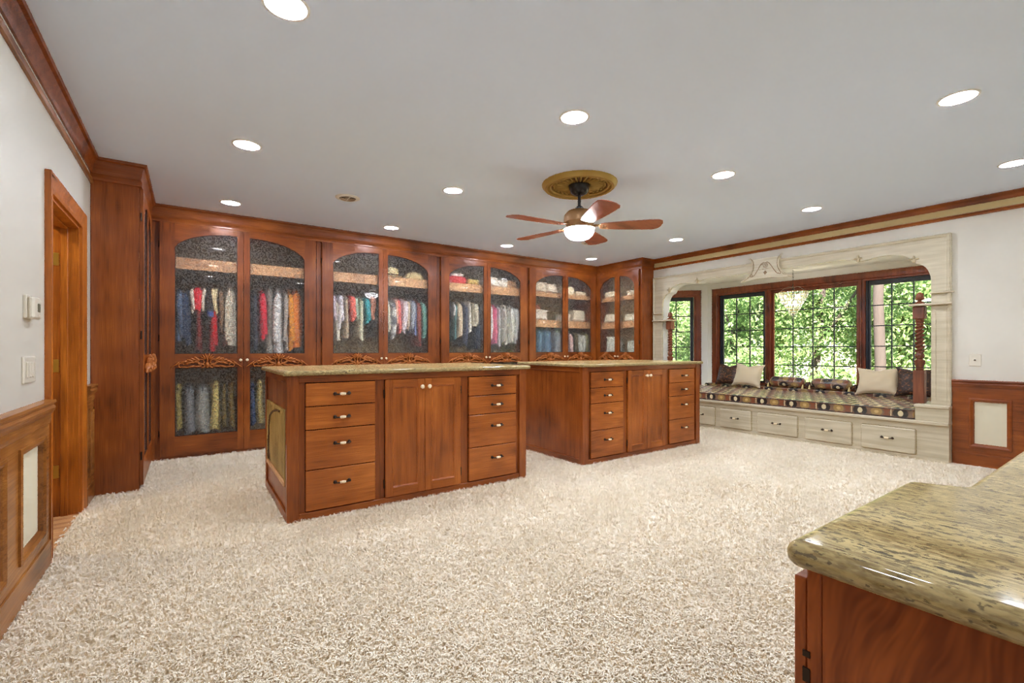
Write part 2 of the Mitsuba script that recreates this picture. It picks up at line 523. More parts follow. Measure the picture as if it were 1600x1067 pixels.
single('ceiling', bx(XL - 0.15, XR + 0.14, YN - 0.1, YB + 0.1, ZC, ZC + 0.12), 'ceiling_paint', 'flat white painted ceiling', kind='structure')
single('ceiling_bay', extrude(Polygon(BAY), 0.1, mv(0, 0, ZBAY)), 'bay_paint', 'white ceiling of the window bay', kind='structure')
DY0, DY1, DZ = 3.245, 4.03, 1.84           # the doorway in the left wall
wl = sbox(YN, 0, YB, ZC).difference(sbox(DY0, -0.01, DY1, DZ))
single('wall_left', extrude(wl, 0.13, mat4((0, 1, 0), (0, 0, 1), (-1, 0, 0), (XL, 0, 0))), 'wall_paint', 'off-white textured wall on the left', kind='structure')
single('wall_back', bx(XL - 0.13, XR + 0.14, YB, YB + 0.1, 0, ZC), 'wall_paint', 'wall behind the wardrobes', kind='structure')
wr = sbox(YN, 0, YB, ZC).difference(sbox(1.26, 0.0, 4.47, 2.075))
single('wall_right', extrude(wr, 0.125, mat4((0, 1, 0), (0, 0, 1), (1, 0, 0), (XR, 0, 0))), 'wall_paint', 'off-white wall around the arched window seat', kind='structure')
single('wall_front', bx(XL - 0.13, XR + 0.14, YN - 0.1, YN, 0, ZC), 'wall_paint', 'wall behind the camera', kind='structure')
# the passage beyond the doorway
single('wall_passage', cat(bx(XL - 1.5, XL - 1.4, 2.2, 5.2, 0, ZC), bx(XL - 1.4, XL - 0.131, 2.2, 2.3, 0, ZC), bx(XL - 1.4, XL - 0.131, 5.1, 5.2, 0, ZC), bx(XL - 1.4, XL - 0.131, 2.3, 5.1, 2.3, ZC)),
       'wall_paint', 'wall of the passage beyond the doorway', kind='structure')
single('floor_passage', bx(XL - 1.4, XL + 0.0, 2.3, 5.1, -0.05, 0.002), 'wood_pale', 'threshold and floor of the passage', kind='structure')


# bay walls: two short side pieces, two angled walls with a window each, the long window wall
def wall_strip(a, b, z0, z1, holes, thick, name, label):
    """a wall from a to b (its inner face), thickened outward (to the right of a->b)"""
    a, b = np.array(a, float), np.array(b, float)
    L = np.linalg.norm(b - a)
    t = (b - a) / L
    out = np.array([t[1], -t[0]])
    p = sbox(0, z0, L, z1)
    for h in holes:
        p = p.difference(sbox(h[0], h[2], h[1], h[3]))
    M = mat4((t[0], t[1], 0), (0, 0, 1), (out[0], out[1], 0), (a[0], a[1], 0))
    single(name, extrude(p, thick, M), 'bay_paint', label, kind='structure')
    return M, L


WB0, WB1 = 0.495, 1.988                      # bottom and top of the window openings in the bay
LA_ = 0.9 * math.sqrt(2)
M_side, _ = wall_strip(BAY[0], BAY[1], 0, ZBAY, [], 0.1, 'wall_bay_side', 'white side of the window bay')
M_right, LA = wall_strip(BAY[1], BAY[2], 0, ZBAY, [(LA_ - 1.05, LA_ - 0.165, WB0, WB1)], 0.12, 'wall_bay_right', 'angled white wall at the right of the bay')
M_mid, LM = wall_strip(BAY[2], BAY[3], 0, ZBAY, [(0.15, 3.03, WB0, WB1)], 0.12, 'wall_bay_middle', 'long white window wall of the bay')
M_left, _ = wall_strip(BAY[3], BAY[4], 0, ZBAY, [(0.165, 1.05, WB0, WB1)], 0.12, 'wall_bay_left', 'angled white wall at the left of the bay')
wall_strip(BAY[4], BAY[5], 0, ZBAY, [], 0.1, 'wall_bay_far_side', 'white far side of the window bay')


# windows: timber casing, mullions, black sashes, muntins, panes. local u along the wall, v up, w outward
def window(name, M, u0, u1, lights, label):
    k = thing(name, label, kind='structure')
    cw = 0.085
    inner = M @ mat4((1, 0, 0), (0, 1, 0), (0, 0, -1), (0, 0, 0))
    part(k, 'casing', xf(cat(moulding([(u0, WB0), (u1, WB0), (u1, WB1), (u0, WB1)], [(-0.06, 0.0), (-0.06, 0.02), (-0.02, 0.026), (0.02, 0.02), (0.03, 0.01), (0.03, 0.0)], closed=True, side=-1)), inner), 'wood_cherry_window', smooth=30)
    part(k, 'reveal', frame_mesh(u0, u1, WB0, WB1, 0.05, 0.115, M), 'wood_cherry_window')
    for i, (a, b, black, nc, nr) in enumerate(lights):
        if i:
            part(k, 'mullion', xf(cat(bx(lights[i - 1][1], a, WB0 + 0.03, WB1 - 0.03, 0.0, 0.1, 0.006), bx(lights[i - 1][1] + 0.045, a - 0.045, WB0 + 0.03, WB1 - 0.03, -0.015, 0.005, 0.006)), M), 'wood_cherry_window')
        z0, z1 = WB0 + 0.03, WB1 - 0.03
        sw = 0.045 if black else 0.03
        part(k, 'sash', frame_mesh(a, b, z0, z1, sw, 0.03, M @ mv(0, 0, 0.05)), 'window_black' if black else 'wood_cherry_window', label='black window sash' if black else 'brown wooden window sash')
        a2, b2, c2, d2 = a + sw, b - sw, z0 + sw, z1 - sw
        if black:
            part(k, 'stop', frame_mesh(a, b, z0, z1, 0.02, 0.02, M @ mv(0, 0, 0.03)), 'window_black')
        d2 -= 0.035
        part(k, 'head_rail', xf(bx(a2, b2, d2, d2 + 0.035, 0.055, 0.075), M), 'window_black' if black else 'wood_cherry_window')
        w, h = (b2 - a2) / nc, (d2 - c2) / nr
        for j in range(1, nc):
            part(k, 'muntin', xf(bx(a2 + j * w - 0.006, a2 + j * w + 0.006, c2, d2, 0.058, 0.078, 0.002), M), 'window_black')
        for j in range(1, nr):
            part(k, 'muntin', xf(bx(a2, b2, c2 + j * h - 0.006, c2 + j * h + 0.006, 0.0585, 0.0775, 0.002), M), 'window_black')
        for j in range(nc):
            for r in range(nr):
                part(k, 'pane', xf(tm([[a2 + j * w, c2 + r * h, 0], [a2 + j * w + w, c2 + r * h, 0], [a2 + j * w + w, c2 + r * h + h, 0], [a2 + j * w, c2 + r * h + h, 0]], [[0, 1, 2], [0, 2, 3]]), M @ mv(0, 0, 0.068)), 'window_glass')
    return k


scene['wood_cherry_window'] = two(pri(mikit.proc(wood_fn(2, (66, 28, 18), (108, 50, 30), (142, 74, 44))), 0.25, specular=0.5))
window('window_1', M_mid, 0.15, 3.03, [(0.235, 0.97, True, 3, 5), (1.049, 2.158, False, 4, 5), (2.238, 2.973, True, 3, 5)], 'wide three-part casement window with small panes behind the seat cushions')
window('window_2', M_left, 0.165, 1.05, [(0.222, 0.997, True, 3, 5)], 'narrow leaded window on the angled left side of the bay')
window('window_3', M_right, LA_ - 1.05, LA_ - 0.165, [(LA_ - 0.997, LA_ - 0.222, True, 3, 5)], 'window on the angled right side of the bay')

# ------------------------------------------------------------------ trims
ring = [(XL, YN), (XL, YLC), (XLC, YLC), (XLC, YW), (XC, YW), (XC, YC), (XR, YC), (XR, YN)]
crown = [(0, 2.31), (0.010, 2.31), (0.016, 2.325), (0.020, 2.34), (0.022, 2.37), (0.034, 2.395), (0.048, 2.402), (0.052, 2.419), (0, 2.419)]
single('trim_1', moulding(ring[:7], crown), 'wood_x', 'stained wooden crown moulding along the left wall and the wardrobes', kind='structure', smooth=30)
crown_small = [(0, 2.360), (0.008, 2.360), (0.013, 2.372), (0.018, 2.388), (0.034, 2.402), (0.046, 2.408), (0.050, 2.419), (0, 2.419)]
single('trim_5', moulding([(XR, YC), (XR, YN), (XL, YN)], crown_small), 'wood_y', 'stained wooden crown moulding above the window seat wall', kind='structure', smooth=30)
rail = [(0, -0.018), (0.014, -0.018), (0.020, -0.005), (0.012, 0.004), (0.016, 0.014), (0, 0.016)]
single('trim_2', moulding([(XL, YN), (XL, YLC)], [(d, z + 2.252) for d, z in rail]), 'wood_amber_y', 'narrow wooden picture rail on the left wall', kind='structure', smooth=30)
single('trim_3', moulding([(XR, YC), (XR, YN)], [(d, z + 2.280) for d, z in rail]), 'wood_y', 'narrow wooden picture rail above the arched surround', kind='structure', smooth=30)
part('wall_right', 'frieze', bx(XR - 0.004, XR, YN, YC, 2.296, 2.36), 'tan_paint', label='tan painted band under the crown moulding')
single('trim_4', moulding(ring[1:7], [(0, 2.262), (0.018, 2.262), (0.022, 2.285), (0.014, 2.309), (0, 2.309)]), 'wood_x', 'wooden bead under the crown on the wardrobes', kind='structure', smooth=30)

# wainscot: chair rail, stiles and rails, insets with a moulding, baseboard
cap = [(0, 0.690), (0.020, 0.690), (0.026, 0.715), (0.024, 0.735), (0.036, 0.752), (0.042, 0.770), (0.034, 0.782), (0.044, 0.796), (0.040, 0.806), (0, 0.808)]


def wainscot(wall, path, side, panels, top, lo, hi, M, L, wood):
    k = wall
    s = top / 0.808
    part(k, 'chair_rail', moulding(path, [(d, z * s) for d, z in cap]), wood, smooth=30, label='wooden chair rail')
    poly = sbox(lo, 0.0, hi, 0.70 * s)
    for a, b, c, d in panels:
        poly = poly.difference(sbox(a, c, b, d))
    part(k, 'wainscot_frame', extrude(poly, 0.018, M), wood, label='stiles and rails of the wooden wainscot')
    for a, b, c, d in panels:
        part(k, 'inset_panel', xf(bx(a, b, c, d, 0.0, 0.004), M), 'inset_paint', label='beige painted inset panel')
        part(k, 'panel_moulding', picture_mould(a - 0.012, b + 0.012, c - 0.012, d + 0.012, [(0, 0.0), (0, 0.026), (0.012, 0.030), (0.028, 0.022), (0.034, 0.006), (0.034, 0)], M), wood, smooth=30, label='moulding around the inset panel')


MLW = mat4((0, 1, 0), (0, 0, 1), (1, 0, 0), (XL, 0, 0))
wainscot('wall_left', [(XL, YN), (XL, 3.15)], 1, [(1.98, 2.46, 0.19, 0.635), (2.66, 3.03, 0.19, 0.635), (1.20, 1.78, 0.19, 0.635)], 0.808, YN, 3.15, MLW, 0, 'wood_amber_y')
wainscot('wall_left', [(XL, 4.15), (XL, YLC)], 1, [(4.23, 4.36, 0.19, 0.635)], 0.808, 4.14, YLC, MLW, 0, 'wood_amber_y')
single('baseboard_left', cat(bx(XL + 0.0, XL + 0.024, YN, 3.15, 0, 0.125, 0.004), bx(XL, XL + 0.024, 4.15, YLC, 0, 0.125, 0.004)), 'wood_amber_y', 'wooden baseboard along the left wall', kind='structure')
MRW = mat4((0, 1, 0), (0, 0, 1), (-1, 0, 0), (XR, 0, 0))
wainscot('wall_right', [(XR, 1.185), (XR, 0.30)], 1, [(0.815, 1.06, 0.18, 0.60), (0.40, 0.66, 0.18, 0.60)], 0.775, 0.30, 1.185, MRW, 0, 'wood_y')
single('baseboard_right', bx(XR - 0.022, XR, 0.30, 1.185, 0, 0.11, 0.004), 'wood_y', 'wooden baseboard under the right wainscot', kind='structure')

# the doorway at the left: casing, jamb, stop, hinge leaves
door = thing('door_1', 'amber stained door frame with brass hinges in the left wall', kind='structure')
dpath = [(DY0, 0), (DY0, DZ), (DY1, DZ), (DY1, 0)]
Mdoor = mat4((0, 1, 0), (0, 0, 1), (1, 0, 0), (XL, 0, 0))
part(door, 'casing', xf(moulding(dpath, [(0.0, 0), (0.0, 0.014), (-0.02, 0.018), (-0.03, 0.012), (-0.06, 0.016), (-0.075, 0.024), (-0.093, 0.024), (-0.093, 0)]), Mdoor), 'wood_amber', smooth=30)
part(door, 'jamb', cat(bx(XL - 0.13, XL, DY1 - 0.018, DY1, 0, DZ), bx(XL - 0.13, XL, DY0, DY0 + 0.018, 0, DZ), bx(XL - 0.13, XL, DY0 + 0.018, DY1 - 0.018, DZ - 0.018, DZ)), 'wood_amber')
part(door, 'stop', cat(bx(XL - 0.085, XL - 0.05, DY1 - 0.03, DY1 - 0.018, 0, DZ - 0.018, 0.002), bx(XL - 0.085, XL - 0.05, DY0 + 0.018, DY0 + 0.03, 0, DZ - 0.018, 0.002), bx(XL - 0.085, XL - 0.05, DY0 + 0.03, DY1 - 0.03, DZ - 0.03, DZ - 0.018, 0.002)), 'wood_amber')
for z in (1.618, 0.948, 0.283):
    part(door, 'hinge', cat(bx(XL - 0.126, XL - 0.092, DY1 - 0.021, DY1 - 0.017, z - 0.04, z + 0.04, 0.002), lathe([(0.001, -0.045), (0.006, -0.045), (0.006, 0.045), (0.001, 0.045)], 10, mv(XL - 0.128, DY1 - 0.024, z))), 'brass', label='brass hinge')

# ------------------------------------------------------------------ wardrobes
def onlay():
    """carved scrolling foliage, 0.60 wide, 0.13 high, centre of its lower edge at the origin, in local (u, v, w)"""
    ms = []
    for s in (-1, 1):
        t = np.linspace(0, 2 * math.pi, 15)
        ms.append(tube(np.column_stack([s * (0.052 + 0.026 * np.cos(t)), 0.058 + 0.026 * np.sin(t), np.full(15, 0.010)]), 0.0065, 6))
        t = np.linspace(0, 1, 16)                      # long S scroll
        ms.append(tube(np.column_stack([s * (0.02 + 0.24 * t), 0.025 + 0.042 * np.sin(t * 3.0) * (1 - 0.25 * t), np.full(16, 0.009)]), 0.0085 * (1 - 0.45 * t), 6))
        t = np.linspace(0, 4.6, 14)                     # end curl
        ms.append(tube(np.column_stack([s * (0.205 + (0.034 - 0.005 * t) * np.cos(t - 1.2)), 0.032 + (0.026 - 0.004 * t) * np.sin(t - 1.2), np.full(14, 0.010)]), 0.0062, 6))
        t = np.linspace(0, 1, 10)                      # trailing end
        ms.append(tube(np.column_stack([s * (0.225 + 0.075 * t), 0.045 - 0.040 * t ** 1.5, np.full(10, 0.008)]), 0.008 * (1 - 0.6 * t), 6))
        for (u, v, a, l, w) in ((0.085, 0.088, 40, 0.034, 0.010), (0.112, 0.083, 20, 0.036, 0.011), (0.14, 0.075, 12, 0.036, 0.010), (0.10, 0.060, -25, 0.036, 0.009), (0.15, 0.048, -18, 0.040, 0.009),
                                (0.075, 0.018, -8, 0.036, 0.009), (0.135, 0.016, -14, 0.040, 0.009), (0.19, 0.062, -20, 0.034, 0.009), (0.245, 0.046, -40, 0.032, 0.008), (0.19, 0.012, 8, 0.034, 0.008)):
            ms.append(ellipsoid((s * u, v, 0.009), (l, w, 0.009), rot(a * s, (0, 0, 1))))
        for a in (14, 34, 54):
            ms.append(ellipsoid((s * 0.048 * math.sin(math.radians(a)) , 0.072 + 0.040 * math.cos(math.radians(a)), 0.011), (0.030, 0.0075, 0.009), rot(90 - a * s, (0, 0, 1))))
        ms.append(ellipsoid((s * 0.03, 0.012, 0.009), (0.026, 0.008, 0.008), rot(-28 * s, (0, 0, 1))))
    ms.append(ellipsoid((0, 0.085, 0.012), (0.008, 0.042, 0.010)))
    ms.append(ellipsoid((0, 0.030, 0.012), (0.018, 0.030, 0.010)))
    m = cat(ms)
    m.vertices[:, 2] = np.maximum(m.vertices[:, 2], 0)
    return m


def knob_mesh():
    return lathe([(0.0005, 0.0), (0.007, 0.0), (0.006, 0.010), (0.0135, 0.014), (0.0155, 0.021), (0.012, 0.028), (0.0005, 0.030)], 14)


ONLAY = mikit.ply(onlay(), 'wood_carved', smooth=60)
scene['wood_carved'] = two(pri(rgb(172, 100, 44), 0.34))
KNOB = mikit.ply(knob_mesh(), 'ceramic', smooth=40)
FRONT = mat4((1, 0, 0), (0, 0, 1), (0, -1, 0))          # local (u, v, w) -> (u, -w, v): stands on a front that looks along -y


def wardrobe(label, M, W, D, doors, shelves, rods, wood, wood_r, carve=True, knob_z=0.945):
    """front at local y = 0 looking along -y, from x = 0 to W. doors: [(x0, x1, hinge side)]; -1 hinges at the left"""
    k = thing('wardrobe', label, 'wardrobe')
    M = np.asarray(M)

    def put(name, mesh, mat, par=None, **kw):
        return part(par or k, name, xf(mesh, M), mat, **kw)
    inner0, inner1 = 0.02, W - 0.02
    put('carcass', cat(bx(0.0, 0.02, 0.0, D, 0, 2.31), bx(W - 0.02, W, 0.0, D, 0, 2.31), bx(inner0, inner1, 0.0, D, 2.27, 2.31), bx(inner0, inner1, 0.02, D, 0.02, 0.05)), wood)
    put('back_panel', bx(inner0, inner1, D - 0.02, D - 0.005, 0.05, 2.27), 'back_veneer')
    xs = [doors[0][0], doors[-1][1]]
    put('face_frame', cat(bx(0, xs[0] + 0.012, 0.008, 0.028, 0.0, 2.31, 0.002), bx(xs[1] - 0.012, W, 0.008, 0.028, 0.0, 2.31, 0.002), bx(xs[0] + 0.012, xs[1] - 0.012, -0.003, 0.018, 2.25, 2.31), bx(xs[0] + 0.012, xs[1] - 0.012, -0.003, 0.018, 0.0, 0.035)), wood)
    for z0, z1, y0 in shelves:
        put('shelf', bx(inner0, inner1, y0 + 0.02, D - 0.02, z1 - 0.02, z1), wood_r)
        put('shelf_fascia', bx(inner0, inner1, y0, y0 + 0.02, z0, z1), 'wood_pale', label='pale wooden front edge of a shelf')
    for z in rods:
        put('hanging_rod', tube([(inner0, 0.30, z), (W / 2, 0.30, z), (inner1, 0.30, z)], 0.012, 10), 'dark_metal', smooth=40)
    for x0, x1, hs in doors:
        x0, x1 = x0 + 0.0015, x1 - 0.0015
        w = x1 - x0
        st_o, st_i = 0.116 * min(1, w / 0.6), 0.053 * min(1, w / 0.5)
        a, b = (x0 + st_o, x1 - st_i) if hs < 0 else (x0 + st_i, x1 - st_o)
        t = np.linspace(0, 1, 25)
        e = 2.035 + 0.168 * (1 - (1 - t) ** 2.4) ** 0.72
        arc = np.column_stack([a + (b - a) * t, e]) if hs < 0 else np.column_stack([b - (b - a) * t, e])
        arc = arc if hs < 0 else arc[::-1]
        g1 = Polygon([(b, 1.008), (a, 1.008)] + [tuple(q) for q in arc])
        g2 = sbox(a, 0.215, b, 0.873)
        zt, zb = 2.262, 0.03
        stile_a, stile_b = sbox(x0, zb, a, zt), sbox(b, zb, x1, zt)
        d = part(k, 'door', xf(cat(extrude(stile_a, 0.024, FRONT), extrude(stile_b, 0.024, FRONT)), M), 'wood_z')
        top = sbox(a, 1.5, b, zt).difference(g1)
        rails = [g for g in ([top] if top.geom_type == 'Polygon' else list(top.geoms)) if g.bounds[3] > 2.1]
        put('rail', cat(*[extrude(g, 0.0235, FRONT) for g in rails]), wood_r, d)
        put('rail', extrude(sbox(a, 0.873, b, 1.008), 0.0235, FRONT), wood_r, d)
        put('rail', extrude(sbox(a, zb, b, 0.215), 0.0235, FRONT), wood_r, d)
        for g in (g1, g2):
            ring_ = np.array(g.buffer(0.008).exterior.coords)[:-1]
            put('glass_pane', xf(tm(np.column_stack([ring_, np.zeros(len(ring_))]), cap_faces(ring_)), FRONT @ mv(0, 0, 0.010)), 'pebbled_glass', d, label='pebbled glass pane')
            bead = g.difference(g.buffer(-0.006))
            put('glazing_bead', extrude(bead, 0.006, FRONT @ mv(0, 0, 0.013)), 'wood_bead', d)
        if carve:
            s = (b - a) / 0.53
            part(d, 'carved_onlay', ONLAY, None, M=M @ FRONT @ mv((a + b) / 2, 0.868, 0.0235) @ np.diag([s, 1.05, 2.2, 1.0]), label='carved foliage ornament')
        kx = x1 - 0.028 if hs < 0 else x0 + 0.028
        part(d, 'knob', KNOB, None, M=M @ FRONT @ mv(kx, knob_z, 0.0235), label='round cream knob')
        hx = x0 - 0.004 if hs < 0 else x1 + 0.004
        for z in (0.25, 1.16, 2.05):
            put('hinge', lathe([(0.0005, -0.03), (0.005, -0.03), (0.005, 0.03), (0.0005, 0.03)], 8, mv(hx, -0.012, z)), 'dark_metal', d)
    return k


scene['wood_bead'] = two(pri(rgb(66, 34, 20), 0.4))
UNIT_X = [-0.29, 1.188, 2.660, 4.113, 5.56]
DOORS = [[(-0.233, 0.457, -1), (0.457, 1.156, 1)], [(1.221, 1.923, -1), (1.923, 2.628, 1)], [(2.692, 3.400, -1), (3.400, 4.090, 1)], [(4.137, 4.843, -1), (4.843, 5.517, 1)]]
SAY = ['tall glass-fronted wardrobe at the left end of the back wall, orange and red garments inside', 'tall glass-fronted wardrobe with two hats on its top shelf', 'tall glass-fronted wardrobe with a red cloth on its top shelf', 'tall glass-fronted wardrobe with white linen on two shelves, in the back right corner']
for i in range(4):
    x0 = UNIT_X[i]
    sh = [(1.838, 1.949, 0.035)] if i < 3 else [(1.866, 1.935, 0.06), (1.395, 1.506, 0.06)]
    wardrobe(SAY[i], mv(x0, YW, 0), UNIT_X[i + 1] - x0, YB - YW, [(a - x0, b - x0, h) for a, b, h in DOORS[i]], sh + [(0.93, 0.97, 0.05)], ([1.765] if i < 3 else [1.36]) + [0.80], 'wood_z', 'wood_x')
wardrobe('shallow wardrobe with two narrow glass doors beside the window bay', rz(-90, (XC, YW, 0)), YW - YC, XR - XC - 0.002, [(0.0, 0.462, -1), (0.462, 0.888, 1)], [(1.83, 1.898, 0.05), (1.391, 1.491, 0.05), (0.93, 0.97, 0.05)], [], 'wood_z', 'wood_y')
wardrobe('wardrobe in the left corner seen from its side, its doors facing right', rz(90, (XLC, YLC, 0)), YW - YLC, XLC - XL - 0.002, [(0.04, 0.545, -1), (0.545, 1.045, 1)], [(1.83, 1.898, 0.05), (1.391, 1.491, 0.05), (0.93, 0.97, 0.05)], [], 'wood_z', 'wood_y')

# ------------------------------------------------------------------ clothes
HANGER = None


def hanger_mesh():
    t = np.linspace(-0.6, math.pi, 10)
    hook = np.column_stack([np.zeros(10), 0.018 * np.cos(t), 0.018 * np.sin(t)])
    pts = np.vstack([hook[::-1] * [1, 1, 1], [[0, 0.0, -0.03]], [[0, 0, -0.06]]])
    return cat(tube(pts, 0.0022, 5), tube([(0, -0.2, -0.10), (0, -0.1, -0.078), (0, 0, -0.06), (0, 0.1, -0.078), (0, 0.2, -0.10)], 0.005, 6))


HANGER = mikit.ply(hanger_mesh(), 'dark_metal', smooth=40)


def garment_mesh(w, L, color, seed, kind):
    """hangs down from z = 0, w wide along x, up to 0.21 deep either way along y"""
    r = np.random.default_rng(seed)
    nz, na = 16, 28
    s = np.linspace(0, 1, nz)
    a = np.arange(na) * 2 * math.pi / na
    if kind == 'trousers':
        dep = np.interp(s, [0, 0.05, 1], [0.13, 0.15, 0.17])
        th = np.interp(s, [0, 0.05, 0.5, 1], [0.5, 0.8, 0.9, 1.0]) * w / 2
    else:
        dep = np.interp(s, [0, 0.06, 0.14, 0.5, 1], [0.05, 0.13, 0.20, 0.20, 0.21 if kind != 'dress' else 0.19])
        th = np.interp(s, [0, 0.06, 0.16, 0.55, 1], [0.35, 0.6, 0.85, 0.92, 1.0]) * w / 2
    ph, ph2 = r.uniform(0, 6.28, 2)
    kf = r.integers(3, 6)
    X = th[:, None] * np.sign(np.cos(a)) * np.abs(np.cos(a)) ** 0.7 * (1 + 0.22 * np.sin(kf * a + ph + 2.0 * s[:, None]))
    X += 0.008 * np.sin(5 * s[:, None] + ph2) * s[:, None] + 0.003 * np.sin(9 * a + ph) * s[:, None]
    Y = dep[:, None] * np.sin(a) * (1 + 0.03 * np.sin(3 * s[:, None] * 3 + ph))
    Z = -L * s[:, None] + 0.010 * np.sin(2 * a + ph2) * s[:, None] + 0 * a
    Z[-1] += 0.012 * np.sin(3 * a + ph)
    v = np.stack([X, Y, Z], -1).reshape(-1, 3)
    i, j = np.meshgrid(np.arange(nz - 1), np.arange(na), indexing='ij')
    q = np.stack([i * na + j, (i + 1) * na + j, (i + 1) * na + (j + 1) % na, i * na + (j + 1) % na], -1).reshape(-1, 4)
    f = np.vstack([q[:, [0, 1, 2]], q[:, [0, 2, 3]], [[0, k, k + 1] for k in range(1, na - 1)]])
    c = np.repeat(lin(*color)[None], len(v), 0)
    parts_ = [(v, f, c)]
    if kind not in ('trousers', 'dress', 'skirt'):              # the sleeve on the side of the room
        n, m = 9, 8
        t = np.linspace(0, 1, n)
        cy = -0.19 - 0.012 * np.sin(t * 3)
        cx = (r.uniform(-0.3, 0.3) * w) + 0.012 * np.sin(t * 2.5 + ph)
        cz = -0.11 * L - np.minimum(0.52, 0.8 * L) * t
        rr = np.interp(t, [0, 0.15, 1], [0.02, 0.042, 0.030])
        b = np.arange(m) * 2 * math.pi / m
        sv = np.stack([cx[:, None] + rr[:, None] * min(1.0, w / 0.07) * np.cos(b), cy[:, None] + rr[:, None] * 0.8 * np.sin(b), cz[:, None] + 0 * b], -1).reshape(-1, 3)
        i, j = np.meshgrid(np.arange(n - 1), np.arange(m), indexing='ij')
        q = np.stack([i * m + j, (i + 1) * m + j, (i + 1) * m + (j + 1) % m, i * m + (j + 1) % m], -1).reshape(-1, 4)
        sf = np.vstack([q[:, [0, 1, 2]], q[:, [0, 2, 3]]])
        parts_.append((sv, sf, np.repeat(lin(*color)[None], len(sv), 0)))
    vv, ff, cc, o = [], [], [], 0
    for v, f, c in parts_:
        vv.append(v), ff.append(np.asarray(f) + o), cc.append(c)
        o += len(v)
    return np.vstack(vv), np.vstack(ff), np.vstack(cc)


